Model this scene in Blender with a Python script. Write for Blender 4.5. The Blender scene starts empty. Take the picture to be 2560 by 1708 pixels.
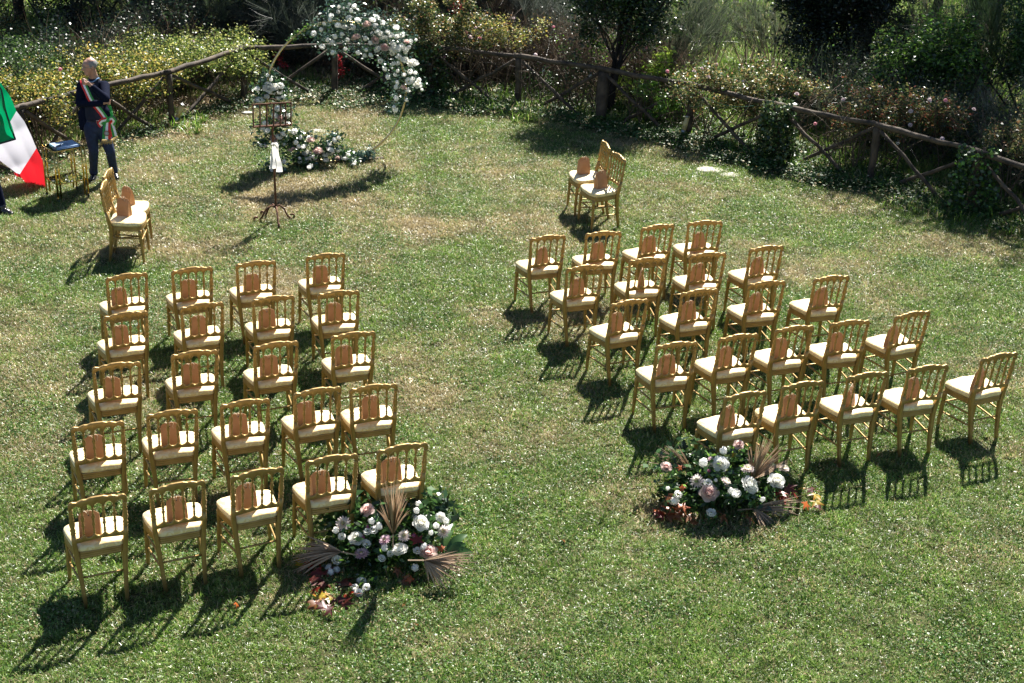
import bpy, bmesh, math, random
import numpy as np
from mathutils import Vector, Matrix
R = math.radians
rng = np.random.default_rng(11)
random.seed(11)
scene = bpy.context.scene
COL = scene.collection

# ------------------------------------------------------------------ camera
FPX, PIT, ROLL, CH = 3701.15, 0.41937, 0.031069, 6.067
cp, sp, cr, sr = math.cos(PIT), math.sin(PIT), math.cos(ROLL), math.sin(ROLL)
FW = np.array([0, cp, -sp]); UP = np.array([0, sp, cp]); RT = np.array([1., 0, 0])
RV = RT * cr + UP * sr
UV = -RT * sr + UP * cr
camd = bpy.data.cameras.new('camera'); cam = bpy.data.objects.new('camera', camd); COL.objects.link(cam)
camd.sensor_width = 36; camd.lens = 36 * FPX / 2560; camd.clip_end = 1000; camd.clip_start = .1
M = Matrix.Identity(4)
for i in range(3):
    M[i][0] = RV[i]; M[i][1] = UV[i]; M[i][2] = -FW[i]
M[2][3] = CH
cam.matrix_world = M
scene.camera = cam

# ------------------------------------------------------------------ light
SUN_AZ, SUN_EL = R(18.2), R(47)
w = bpy.data.worlds.new("World"); scene.world = w; w.use_nodes = True
nt = w.node_tree
sky = nt.nodes.new('ShaderNodeTexSky'); sky.sky_type = 'NISHITA'; sky.sun_disc = False
sky.sun_elevation = SUN_EL; sky.sun_rotation = SUN_AZ; sky.air_density = .7; sky.dust_density = .1
bg = nt.nodes['Background']; bg.inputs['Strength'].default_value = 0.05
nt.links.new(sky.outputs[0], bg.inputs['Color'])
sd = bpy.data.lights.new('sun', 'SUN'); sd.energy = 5.0; sd.angle = R(.53); sd.color = (1, .955, .88)
so = bpy.data.objects.new('sun', sd); COL.objects.link(so)
SD = Vector((math.sin(SUN_AZ) * math.cos(SUN_EL), math.cos(SUN_AZ) * math.cos(SUN_EL), math.sin(SUN_EL)))
so.rotation_euler = SD.to_track_quat('Z', 'Y').to_euler(); so.location = (8, 20, 20)
vs = scene.view_settings
vs.view_transform = 'Standard'; vs.look = 'None'; vs.exposure = 1.7; vs.gamma = 1; vs.use_curve_mapping = False

def at(px, py, z=0.0):                 # point of the photograph's ray at height z
    d = FW + RV * (px - 1280) / FPX - UV * (py - 854) / FPX
    t = (z - CH) / d[2]
    return np.array([0, 0, CH]) + d * t
def atY(px, py, Y):                    # point of the photograph's ray at distance Y
    d = FW + RV * (px - 1280) / FPX - UV * (py - 854) / FPX
    return np.array([0, 0, CH]) + d * (Y / d[1])
def proj(P):
    d = np.asarray(P, float) - np.array([0, 0, CH]); z = d @ FW
    return 1280 + FPX * (d @ RV) / z, 854 - FPX * (d @ UV) / z

# ------------------------------------------------------------------ tagging
def tag(o, label=None, cat=None, group=None, kind=None):
    if label: o['label'] = label
    if cat: o['category'] = cat
    if group: o['group'] = group
    if kind: o['kind'] = kind
    return o
def thing(name, label, cat, loc=(0, 0, 0), rz=0, group=None):
    o = bpy.data.objects.new(name, None); COL.objects.link(o)
    o.location = Vector([float(v) for v in loc]); o.rotation_euler = (0, 0, rz); o.empty_display_size = .1
    return tag(o, label, cat, group)
KIDS = {}
def link(o, parent=None):
    COL.objects.link(o)
    if parent is not None:
        o.parent = parent
        KIDS.setdefault(parent.name, []).append(o)
    return o
def copy_tree(o, parent=None):
    c = o.copy(); link(c, parent)
    for ch in KIDS.get(o.name, []):
        copy_tree(ch, c)
    return c
def use(name, me, parent=None, loc=None, rot=None, sc=None, label=None):
    o = bpy.data.objects.new(name, me); link(o, parent)
    if loc is not None: o.location = Vector([float(v) for v in loc])
    if rot is not None: o.rotation_euler = rot
    if sc is not None: o.scale = (sc, sc, sc) if np.isscalar(sc) else sc
    if label: o['label'] = label
    return o

# ------------------------------------------------------------------ mesh collector
class G:
    def __init__(s): s.v = []; s.f = []; s.n = 0; s.c = []; s.m = []
    def add(s, V, F, col=None, mi=0):
        V = np.asarray(V, float).reshape(-1, 3)
        s.v.append(V); s.f += [tuple(int(i) + s.n for i in f) for f in F]; s.m += [mi] * len(F)
        s.c.append(np.tile(np.array(col if col is not None else (1, 1, 1), float), (len(V), 1)))
        s.n += len(V); return s
    def ring_loft(s, rings, col=None, cap=True, mi=0, closed=True):
        rings = np.asarray(rings); k, n = rings.shape[:2]; F = []
        for i in range(k - 1):
            for j in range(n if closed else n - 1):
                a, b = i * n + j, i * n + (j + 1) % n
                F.append((a, b, b + n, a + n))
        if cap and closed:
            F.append(tuple(range(n))[::-1]); F.append(tuple(range((k - 1) * n, k * n)))
        return s.add(rings.reshape(-1, 3), F, col, mi)
    def tube(s, path, rad, n=8, col=None, mi=0, flat=1.0, up=None):
        P = np.asarray(path, float); k = len(P)
        rad = np.full(k, rad) if np.isscalar(rad) else np.asarray(rad, float)
        T = np.gradient(P, axis=0); T /= np.linalg.norm(T, axis=1)[:, None] + 1e-12
        u = np.array(up if up is not None else ((0, 0, 1.) if abs(T[0][2]) < .9 else (0, 1., 0)))
        rings = []
        for i in range(k):
            a = np.cross(T[i], u); a /= np.linalg.norm(a) + 1e-12
            b = np.cross(a, T[i]); u = b
            th = np.arange(n) * 2 * np.pi / n + (np.pi / 4 if n == 4 else 0)
            rings.append(P[i] + rad[i] * (np.cos(th)[:, None] * a + flat * np.sin(th)[:, None] * b))
        return s.ring_loft(rings, col, mi=mi)
    def lathe(s, p0, p1, prof, n=8, col=None, mi=0):   # prof: [(t, radius)]
        p0, p1 = np.asarray(p0, float), np.asarray(p1, float); d = p1 - p0; L = np.linalg.norm(d); d = d / L
        u = np.array((0, 1., 0)) if abs(d[2]) > .7 else np.array((0, 0, 1.))
        a = np.cross(d, u); a /= np.linalg.norm(a); b = np.cross(a, d)
        th = np.arange(n) * 2 * np.pi / n
        rings = [p0 + d * L * t + r * (np.cos(th)[:, None] * a + np.sin(th)[:, None] * b) for t, r in prof]
        return s.ring_loft(rings, col, mi=mi)
    def box(s, c, h, rot=None, col=None, mi=0):
        c = np.asarray(c, float); h = np.asarray(h, float)
        V = np.array([(x, y, z) for z in (-1, 1) for y in (-1, 1) for x in (-1, 1)], float) * h
        if rot is not None: V = V @ np.array(Matrix(rot)).T
        F = [(0, 2, 3, 1), (4, 5, 7, 6), (0, 1, 5, 4), (2, 6, 7, 3), (0, 4, 6, 2), (1, 3, 7, 5)]
        return s.add(V + c, F, col, mi)
    def sphere(s, c, r, nu=10, nv=7, col=None, mi=0):
        r = np.array([r] * 3 if np.isscalar(r) else r, float)
        ph = np.linspace(.02, np.pi - .02, nv); th = np.arange(nu) * 2 * np.pi / nu
        rings = [np.stack([np.sin(p) * np.cos(th), np.sin(p) * np.sin(th), np.full(nu, np.cos(p))], 1) * r + c for p in ph]
        return s.ring_loft(rings[::-1], col, mi=mi)
    def grid(s, P, col=None, mi=0):
        P = np.asarray(P, float); a, b = P.shape[:2]
        F = [(i * b + j, i * b + j + 1, (i + 1) * b + j + 1, (i + 1) * b + j) for i in range(a - 1) for j in range(b - 1)]
        return s.add(P.reshape(-1, 3), F, col, mi)
    def mesh(s, name, mats, smooth=True, col=True):
        me = bpy.data.meshes.new(name)
        V = np.concatenate(s.v)
        me.from_pydata(V.tolist(), [], s.f)
        mats = mats if isinstance(mats, (list, tuple)) else [mats]
        for m in mats: me.materials.append(m)
        if len(mats) > 1: me.polygons.foreach_set('material_index', s.m)
        if smooth: me.polygons.foreach_set('use_smooth', [True] * len(me.polygons))
        if col:
            C = np.concatenate(s.c); a = me.color_attributes.new('col', 'FLOAT_COLOR', 'POINT')
            a.data.foreach_set('color', np.concatenate([C, np.ones((len(C), 1))], 1).ravel())
        me.update(); return me
    def build(s, name, mats, parent=None, smooth=True, col=True):
        return link(bpy.data.objects.new(name, s.mesh(name, mats, smooth, col)), parent)

def raw_mesh(name, V, F, C, mats, smooth=False):       # equal-sized faces, from arrays
    me = bpy.data.meshes.new(name); nv, nf, k = len(V), len(F), F.shape[1]
    me.vertices.add(nv); me.vertices.foreach_set('co', V.astype(np.float32).ravel())
    me.loops.add(nf * k); me.loops.foreach_set('vertex_index', F.astype(np.int32).ravel())
    me.polygons.add(nf); me.polygons.foreach_set('loop_start', np.arange(0, nf * k, k, dtype=np.int32))
    me.polygons.foreach_set('loop_total', np.full(nf, k, np.int32))
    me.materials.append(mats)
    if smooth: me.polygons.foreach_set('use_smooth', np.ones(nf, bool))
    a = me.color_attributes.new('col', 'FLOAT_COLOR', 'POINT')
    a.data.foreach_set('color', np.concatenate([C, np.ones((nv, 1))], 1).astype(np.float32).ravel())
    me.update(); me.validate(); return me

def capsules(name, caps, mat, parent=None, voxel=.012, smooth=3):
    """one continuous skin grown over overlapping tapered limbs: (p0, r0, p1, r1[, flatten, sideways axis])"""
    g = G()
    for c in caps:
        p0, r0, p1, r1 = np.asarray(c[0], float), c[1], np.asarray(c[2], float), c[3]
        fl = c[4] if len(c) > 4 else 1.0
        d = p1 - p0; L = np.linalg.norm(d) + 1e-9; d = d / L
        side = np.array(c[5], float) if len(c) > 5 else (np.array((1., 0, 0)) if abs(d[0]) < .9 else np.array((0, 0, 1.)))
        a = side - d * (side @ d); a /= np.linalg.norm(a); b = np.cross(d, a)
        th = np.arange(14) * 2 * np.pi / 14; rings = []
        for k in range(5):
            q = np.pi / 2 * (k / 4.5 + .1); rr = r0 * math.sin(q); rings.append((p0 - d * r0 * math.cos(q) * (.6 if fl != 1 else 1), rr))
        for k in range(5):
            q = np.pi / 2 * (1 - k / 4.5); rr = r1 * math.sin(q); rings.append((p1 + d * r1 * math.cos(q) * (.6 if fl != 1 else 1), rr))
        g.ring_loft([c0 + rr * (np.cos(th)[:, None] * a + fl * np.sin(th)[:, None] * b) for c0, rr in rings])
    me = g.mesh(name + '_src', mat)
    o = bpy.data.objects.new('tmp', me); COL.objects.link(o)
    m = o.modifiers.new('r', 'REMESH'); m.mode = 'VOXEL'; m.voxel_size = voxel; m.use_smooth_shade = True
    if smooth:
        m = o.modifiers.new('s', 'SMOOTH'); m.factor = .5; m.iterations = smooth
    dg = bpy.context.evaluated_depsgraph_get(); dg.update()
    nm = bpy.data.meshes.new_from_object(o.evaluated_get(dg)); nm.name = name
    bpy.data.objects.remove(o); bpy.data.meshes.remove(me)
    nm.materials.clear(); nm.materials.append(mat)
    nm.polygons.foreach_set('use_smooth', [True] * len(nm.polygons))
    return link(bpy.data.objects.new(name, nm), parent)

# ------------------------------------------------------------------ materials
def mat(name, c1, c2=None, scale=20, rough=.6, metal=0.0, bump=0.0, bscale=None, spec=.5, trans=0.0, use_col=False, stretch=None, coat=0, sheen=0, detail=4, pos=(.35, .65)):
    m = bpy.data.materials.new(name); m.use_nodes = True; t = m.node_tree; N, L = t.nodes, t.links
    p = N['Principled BSDF']; out = N['Material Output']
    p.inputs['Roughness'].default_value = rough; p.inputs['Metallic'].default_value = metal
    p.inputs['Specular IOR Level'].default_value = spec
    if coat: p.inputs['Coat Weight'].default_value = coat
    if sheen: p.inputs['Sheen Weight'].default_value = sheen
    tc = N.new('ShaderNodeTexCoord'); src = tc.outputs['Object']
    if stretch:
        mp = N.new('ShaderNodeMapping'); mp.inputs['Scale'].default_value = stretch; L.new(src, mp.inputs[0]); src = mp.outputs[0]
    nz = N.new('ShaderNodeTexNoise'); nz.inputs['Scale'].default_value = scale; nz.inputs['Detail'].default_value = detail; L.new(src, nz.inputs[0])
    col = None
    if c2 is not None:
        rp = N.new('ShaderNodeValToRGB'); L.new(nz.outputs[0], rp.inputs[0])
        rp.color_ramp.elements[0].color = (*c1, 1); rp.color_ramp.elements[1].color = (*c2, 1)
        rp.color_ramp.elements[0].position = pos[0]; rp.color_ramp.elements[1].position = pos[1]
        col = rp.outputs[0]
    elif not use_col:
        p.inputs['Base Color'].default_value = (*c1, 1)
    if use_col:
        a = N.new('ShaderNodeAttribute'); a.attribute_name = 'col'
        if col is None:
            v = N.new('ShaderNodeMapRange'); L.new(nz.outputs[0], v.inputs[0]); v.inputs[3].default_value = .75; v.inputs[4].default_value = 1.2
            mx = N.new('ShaderNodeMix'); mx.data_type = 'RGBA'; mx.blend_type = 'MULTIPLY'; mx.inputs[0].default_value = 1
            L.new(a.outputs[0], mx.inputs[6]); L.new(v.outputs[0], mx.inputs[7]); col = mx.outputs[2]
        else:
            mx = N.new('ShaderNodeMix'); mx.data_type = 'RGBA'; mx.blend_type = 'MULTIPLY'; mx.inputs[0].default_value = 1
            L.new(a.outputs[0], mx.inputs[6]); L.new(col, mx.inputs[7]); col = mx.outputs[2]
    if col is not None: L.new(col, p.inputs['Base Color'])
    if bump:
        b = N.new('ShaderNodeBump'); b.inputs['Strength'].default_value = bump; b.inputs['Distance'].default_value = .01
        n2 = nz
        if bscale:
            n2 = N.new('ShaderNodeTexNoise'); n2.inputs['Scale'].default_value = bscale; n2.inputs['Detail'].default_value = 5; L.new(src, n2.inputs[0])
        L.new(n2.outputs[0], b.inputs['Height']); L.new(b.outputs[0], p.inputs['Normal'])
    if trans:
        tr = N.new('ShaderNodeBsdfTranslucent'); ms = N.new('ShaderNodeMixShader'); ms.inputs[0].default_value = trans
        if col is not None: L.new(col, tr.inputs[0])
        else: tr.inputs[0].default_value = (*c1, 1)
        L.new(p.outputs[0], ms.inputs[1]); L.new(tr.outputs[0], ms.inputs[2]); L.new(ms.outputs[0], out.inputs[0])
    return m

MAT = dict(
    gold=mat('gold_paint', (.27, .168, .052), (.36, .235, .08), scale=9, rough=.42, metal=.5, spec=.5, bump=.03, bscale=160),
    damask=None,
    kraft=mat('kraft_paper', (.42, .235, .115), (.48, .28, .15), scale=14, rough=.75, bump=.12, bscale=26, trans=.25),
    twine=mat('twine', (.62, .52, .38), rough=.9),
    leaf=mat('leaf', (1, 1, 1), use_col=True, rough=.38, spec=.6, trans=.42, scale=3),
    gloss_leaf=mat('glossy_leaf', (1, 1, 1), use_col=True, rough=.34, spec=.6, trans=.25, scale=3),
    petal=mat('petal', (1, 1, 1), use_col=True, rough=.6, spec=.25, trans=.55, scale=6),
    stem=mat('woody_stem', (.06, .042, .028), (.13, .095, .06), scale=30, rough=.9, bump=.3),
    wood=mat('weathered_log', (.024, .016, .010), (.095, .068, .044), scale=7, rough=.85, bump=.6, bscale=30, stretch=(1, 1, 1)),
    bark=mat('bark', (.010, .008, .006), (.035, .027, .020), scale=9, rough=.95, bump=.9, bscale=14),  # shade on the trunks is put into these dark tones
    brass=mat('polished_brass', (.62, .40, .09), (.72, .48, .13), scale=6, rough=.16, metal=1.0),
    rust=mat('rusty_iron', (.05, .022, .012), (.16, .065, .03), scale=40, rough=.8, metal=.3, bump=.4),
    palm=mat('dried_palm', (.34, .235, .15), (.46, .33, .22), scale=5, rough=.6, spec=.5, trans=.2),
    white_cloth=mat('white_gauze', (.82, .80, .76), rough=.8, trans=.4),
    dark=mat('black_rubber', (.015, .015, .016), rough=.5),
    steel=mat('brushed_steel', (.34, .33, .31), (.45, .44, .41), scale=30, rough=.35, metal=.9),
    amber=mat('amber_plastic', (.62, .50, .24), (.70, .58, .30), scale=10, rough=.35, spec=.5, trans=.25),
)

def damask_mat():
    m = bpy.data.materials.new('cream_damask'); m.use_nodes = True; t = m.node_tree; N, L = t.nodes, t.links
    p = N['Principled BSDF']; tc = N.new('ShaderNodeTexCoord')
    mp = N.new('ShaderNodeMapping'); mp.inputs['Scale'].default_value = (9, 9, 9); L.new(tc.outputs['Object'], mp.inputs[0])
    nz = N.new('ShaderNodeTexNoise'); nz.inputs['Scale'].default_value = 1.6; nz.inputs['Distortion'].default_value = 2.2; nz.inputs['Detail'].default_value = 1.5; L.new(mp.outputs[0], nz.inputs[0])
    rp = N.new('ShaderNodeValToRGB'); L.new(nz.outputs[0], rp.inputs[0]); rp.color_ramp.interpolation = 'EASE'
    rp.color_ramp.elements[0].color = (.74, .55, .24, 1); rp.color_ramp.elements[1].color = (.80, .66, .37, 1)
    rp.color_ramp.elements[0].position = .46; rp.color_ramp.elements[1].position = .54
    L.new(rp.outputs[0], p.inputs['Base Color'])
    mr = N.new('ShaderNodeMapRange'); L.new(nz.outputs[0], mr.inputs[0]); mr.inputs[1].default_value = .46; mr.inputs[2].default_value = .54
    mr.inputs[3].default_value = .35; mr.inputs[4].default_value = .62; L.new(mr.outputs[0], p.inputs['Roughness'])
    p.inputs['Sheen Weight'].default_value = .3
    return m
MAT['damask'] = damask_mat()

# ------------------------------------------------------------------ ground
def ground_mat(name, stops, scale=.6, fine=22):
    m = bpy.data.materials.new(name); m.use_nodes = True; t = m.node_tree; N, L = t.nodes, t.links
    p = N['Principled BSDF']; p.inputs['Roughness'].default_value = .95; p.inputs['Specular IOR Level'].default_value = .15
    g = N.new('ShaderNodeNewGeometry')
    a = N.new('ShaderNodeTexNoise'); a.inputs['Scale'].default_value = scale; a.inputs['Detail'].default_value = 5; L.new(g.outputs['Position'], a.inputs[0])
    b = N.new('ShaderNodeTexNoise'); b.inputs['Scale'].default_value = fine; b.inputs['Detail'].default_value = 6; L.new(g.outputs['Position'], b.inputs[0])
    mx = N.new('ShaderNodeMix'); mx.data_type = 'FLOAT'; mx.inputs[0].default_value = .5; L.new(a.outputs[0], mx.inputs[2]); L.new(b.outputs[0], mx.inputs[3])
    rp = N.new('ShaderNodeValToRGB'); L.new(mx.outputs[0], rp.inputs[0])
    e = rp.color_ramp.elements
    e[0].position, e[0].color = stops[0][0], (*stops[0][1], 1); e[1].position, e[1].color = stops[-1][0], (*stops[-1][1], 1)
    for q, c in stops[1:-1]:
        x = e.new(q); x.color = (*c, 1)
    L.new(rp.outputs[0], p.inputs['Base Color'])
    bp = N.new('ShaderNodeBump'); bp.inputs['Strength'].default_value = .8; bp.inputs['Distance'].default_value = .03; L.new(b.outputs[0], bp.inputs['Height']); L.new(bp.outputs[0], p.inputs['Normal'])
    return m

FENCE = [(-8.3, 16.0), (-7.25, 17.6), (-6.55, 18.9), (-5.9, 19.95), (-5.07, 21.0), (-4.29, 22.57), (-2.93, 23.0), (-1.44, 23.08), (-.03, 22.66), (1.24, 21.96),
         (2.5, 21.21), (3.62, 20.15), (4.8, 19.33), (5.83, 18.15), (6.75, 16.95), (7.5, 15.6)]
FX = np.array([p[0] for p in FENCE]); FY = np.array([p[1] for p in FENCE])
def fence_y(x): return np.interp(x, FX, FY)

def hgt(x, y):                          # gentle undulation; a rise far beyond the fence
    return .012 * np.sin(x * 1.3 + .5) * np.sin(y * 1.1) + .008 * np.sin(x * 2.9 - y * 2.3)

xs = np.linspace(-13, 13, 105); ys = np.linspace(3, 24.5, 87)
X, Y = np.meshgrid(xs, ys)
lawn = G().grid(np.stack([X, Y, hgt(X, Y)], -1)).build('lawn', ground_mat('lawn_soil', [(.32, (.025, .03, .012)), (.5, (.055, .06, .022)), (.68, (.14, .115, .06))]), col=False)
tag(lawn, 'lawn of short green and straw coloured grass under the chairs', kind='structure')
gx = np.concatenate([np.linspace(-400, -20, 12), np.linspace(-16, 16, 24), np.linspace(20, 400, 12)])
gy = np.concatenate([np.linspace(-100, 0, 6), [3.0], np.linspace(24.5, 60, 20), np.linspace(70, 600, 10)])
X, Y = np.meshgrid(gx, gy)
Z = np.where(Y < 24.6, -.02, 0) + np.clip(Y - 60, 0, None) * .03
meadow = G().grid(np.stack([X, Y, Z - .012], -1)).build('meadow', ground_mat('meadow_soil', [(.35, (.05, .06, .02)), (.5, (.13, .14, .045)), (.66, (.30, .24, .13))], .35, 9), col=False)
tag(meadow, 'rough sunlit meadow beyond the fence', kind='structure')

# ------------------------------------------------------------------ grass as instanced tufts
def grass_material(name, cols, dry, rough=.34, trans=.46, spec=.55, wscale=.8, dryamt=(.42, .62)):
    m = bpy.data.materials.new(name); m.use_nodes = True; t = m.node_tree; N, L = t.nodes, t.links
    p = N['Principled BSDF']; out = N['Material Output']; p.inputs['Roughness'].default_value = rough; p.inputs['Specular IOR Level'].default_value = spec
    at_ = N.new('ShaderNodeAttribute'); at_.attribute_name = 'col'
    sep = N.new('ShaderNodeSeparateColor'); L.new(at_.outputs[0], sep.inputs[0])
    g = N.new('ShaderNodeNewGeometry'); a = N.new('ShaderNodeTexNoise'); a.inputs['Scale'].default_value = wscale; a.inputs['Detail'].default_value = 7; a.inputs['Roughness'].default_value = .62
    L.new(g.outputs['Position'], a.inputs[0])
    mr = N.new('ShaderNodeMapRange'); L.new(a.outputs[0], mr.inputs[0]); mr.inputs[1].default_value = dryamt[0]; mr.inputs[2].default_value = dryamt[1]
    sx = N.new('ShaderNodeSeparateXYZ'); L.new(g.outputs['Position'], sx.inputs[0])
    gy_ = N.new('ShaderNodeMapRange'); L.new(sx.outputs[1], gy_.inputs[0]); gy_.inputs[1].default_value = 8.5; gy_.inputs[2].default_value = 16.5; gy_.inputs[3].default_value = -.28; gy_.inputs[4].default_value = .10
    gx_ = N.new('ShaderNodeMapRange'); L.new(sx.outputs[0], gx_.inputs[0]); gx_.inputs[1].default_value = -3.0; gx_.inputs[2].default_value = 4.5; gx_.inputs[3].default_value = .06; gx_.inputs[4].default_value = -.14
    ad = N.new('ShaderNodeMath'); L.new(gy_.outputs[0], ad.inputs[0]); L.new(gx_.outputs[0], ad.inputs[1])
    ad2 = N.new('ShaderNodeMath'); L.new(ad.outputs[0], ad2.inputs[0]); L.new(mr.outputs[0], ad2.inputs[1]); mr = N.new('ShaderNodeMath'); mr.operation = 'MAXIMUM'; L.new(ad2.outputs[0], mr.inputs[0]); mr.inputs[1].default_value = .14
    # dry when the blade's own lot (g) is below the place's dryness
    lt = N.new('ShaderNodeMath'); lt.operation = 'LESS_THAN'; L.new(sep.outputs[1], lt.inputs[0]); L.new(mr.outputs[0], lt.inputs[1])
    r1 = N.new('ShaderNodeValToRGB'); L.new(sep.outputs[0], r1.inputs[0])
    for i, (q, c) in enumerate(cols):
        e = r1.color_ramp.elements[i] if i < 2 else r1.color_ramp.elements.new(q)
        e.position = q; e.color = (*c, 1)
    r2 = N.new('ShaderNodeValToRGB'); L.new(sep.outputs[0], r2.inputs[0])
    for i, (q, c) in enumerate(dry):
        e = r2.color_ramp.elements[i] if i < 2 else r2.color_ramp.elements.new(q)
        e.position = q; e.color = (*c, 1)
    mx = N.new('ShaderNodeMix'); mx.data_type = 'RGBA'; L.new(lt.outputs[0], mx.inputs[0]); L.new(r1.outputs[0], mx.inputs[6]); L.new(r2.outputs[0], mx.inputs[7])
    b2 = N.new('ShaderNodeTexNoise'); b2.inputs['Scale'].default_value = 3.2; b2.inputs['Detail'].default_value = 4; L.new(g.outputs['Position'], b2.inputs[0])
    m2 = N.new('ShaderNodeMapRange'); L.new(b2.outputs[0], m2.inputs[0]); m2.inputs[1].default_value = .32; m2.inputs[2].default_value = .68; m2.inputs[3].default_value = .74; m2.inputs[4].default_value = 1.2
    mv = N.new('ShaderNodeMix'); mv.data_type = 'RGBA'; mv.blend_type = 'MULTIPLY'; mv.inputs[0].default_value = 1; L.new(mx.outputs[2], mv.inputs[6]); L.new(m2.outputs[0], mv.inputs[7]); mx = mv
    L.new(mx.outputs[2], p.inputs['Base Color'])
    tr = N.new('ShaderNodeBsdfTranslucent'); ms = N.new('ShaderNodeMixShader'); ms.inputs[0].default_value = trans; L.new(mx.outputs[2], tr.inputs[0])
    L.new(p.outputs[0], ms.inputs[1]); L.new(tr.outputs[0], ms.inputs[2]); L.new(ms.outputs[0], out.inputs[0])
    return m
GREEN = [(0, (.032, .085, .009)), (1, (.42, .50, .19)), (.5, (.13, .24, .026)), (.78, (.21, .34, .060))]
DRY = [(0, (.24, .19, .085)), (1, (.62, .53, .33)), (.5, (.42, .34, .17))]
M_GRASS = grass_material('grass_blades', GREEN, DRY, dryamt=(.40, .66), wscale=.55)
M_MEADOW = grass_material('meadow_blades', GREEN, DRY, dryamt=(.50, .95), wscale=.5)
M_STRAW = grass_material('dry_blades', GREEN, [(0, (.20, .13, .07)), (1, (.55, .44, .29)), (.5, (.36, .26, .15))], dryamt=(.0, .45))
M_CLOVER = grass_material('clover_leaves', [(0, (.05, .13, .02)), (1, (.15, .26, .06)), (.5, (.09, .19, .035))], DRY, rough=.46, trans=.40, spec=.5, dryamt=(.6, .9))
M_COVER = grass_material('ground_cover_leaves', [(0, (.018, .055, .01)), (1, (.09, .18, .04)), (.5, (.04, .10, .018))], DRY, rough=.5, trans=.3, spec=.4, dryamt=(.5, .95))
M_LITTER = grass_material('dead_leaves', [(0, (.16, .09, .045)), (1, (.46, .33, .20)), (.5, (.30, .19, .10))], DRY, rough=.6, trans=.2, dryamt=(.4, .8))

def blade_patch(name, n, half, lmin, lmax, wd, lean, material):
    c = np.concatenate([rng.uniform(-half, half, (n, 2)), np.zeros((n, 1))], 1)
    # clumping: pull part of the blades towards tuft centres
    k = max(3, n // 60); cc = rng.uniform(-half, half, (k, 2)); pick = rng.integers(0, k, n); q = rng.random(n) < .55
    c[q, :2] = cc[pick[q]] + rng.normal(0, .018, (q.sum(), 2))
    L = rng.uniform(lmin, lmax, n) * rng.choice([.6, 1, 1, 1.3], n); az = rng.uniform(0, 2 * np.pi, n)
    le = np.clip(rng.normal(lean, .35, n), .05, 1.5)
    d = np.stack([np.cos(az) * np.sin(le), np.sin(az) * np.sin(le), np.cos(le)], 1)
    le2 = np.clip(le + rng.uniform(.2, .7, n), .1, 1.65); d2 = np.stack([np.cos(az) * np.sin(le2), np.sin(az) * np.sin(le2), np.cos(le2)], 1)
    tw = az + np.pi / 2 + rng.uniform(-.9, .9, n); s = np.stack([np.cos(tw), np.sin(tw), rng.uniform(-.4, .4, n)], 1) * (wd * rng.uniform(.6, 1.4, n))[:, None]
    m = c + d * (L * .55)[:, None]; tip = m + d2 * (L * .5)[:, None]
    V = np.stack([c - s * .5, c + s * .5, m + s * .45, m - s * .45, tip], 1).reshape(-1, 3); V[:, 2] = np.maximum(V[:, 2], .001)
    b = np.arange(n)[:, None] * 5
    F = np.concatenate([b + [0, 1, 2], b + [0, 2, 3], b + [3, 2, 4]])
    C = np.repeat(np.stack([rng.random(n), rng.random(n), rng.random(n)], 1), 5, 0)
    return bpy.data.objects.new(name, raw_mesh(name, V, F, C, material))
def leaf_patch(name, n, half, size, zmax, tilt, material, falloff=True, aspect=.6):
    r = (rng.normal(0, half * .45, (n, 2)) if falloff else rng.uniform(-half, half, (n, 2)))
    c = np.concatenate([r, rng.uniform(.006, zmax, (n, 1))], 1)
    V, F, C = leaves(c, size, tilt=tilt, aspect=aspect)
    C = np.repeat(np.stack([rng.random(n), rng.random(n), rng.random(n)], 1), 4, 0)
    return bpy.data.objects.new(name, raw_mesh(name, V, F, C, material))
def leaves(c, size, tilt=None, aspect=.5, cols=None, droop=0.0):
    """a folded diamond-shaped leaf at each centre"""
    n = len(c); size = size * rng.uniform(.6, 1.35, n)
    az = rng.uniform(0, 2 * np.pi, n)
    if tilt is None:
        nz = rng.normal(0, 1, (n, 3)); nz[:, 2] = np.abs(nz[:, 2]) * 1.0 + .2
    else:
        nz = np.stack([rng.normal(0, tilt, n), rng.normal(0, tilt, n), np.ones(n)], 1)
    nz /= np.linalg.norm(nz, axis=1)[:, None]
    a = np.stack([np.cos(az), np.sin(az), np.full(n, -droop)], 1); a -= nz * (a * nz).sum(1)[:, None]; a /= np.linalg.norm(a, axis=1)[:, None] + 1e-9
    b = np.cross(nz, a); S = size[:, None]
    V = np.stack([c - a * S * .5, c + b * S * .5 * aspect + nz * S * .10, c + a * S * .5, c - b * S * .5 * aspect + nz * S * .10], 1).reshape(-1, 3)
    F = np.arange(n * 4).reshape(n, 4)
    if cols is None: cols = np.ones((n, 3))
    return V, F, np.repeat(cols, 4, 0)

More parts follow.
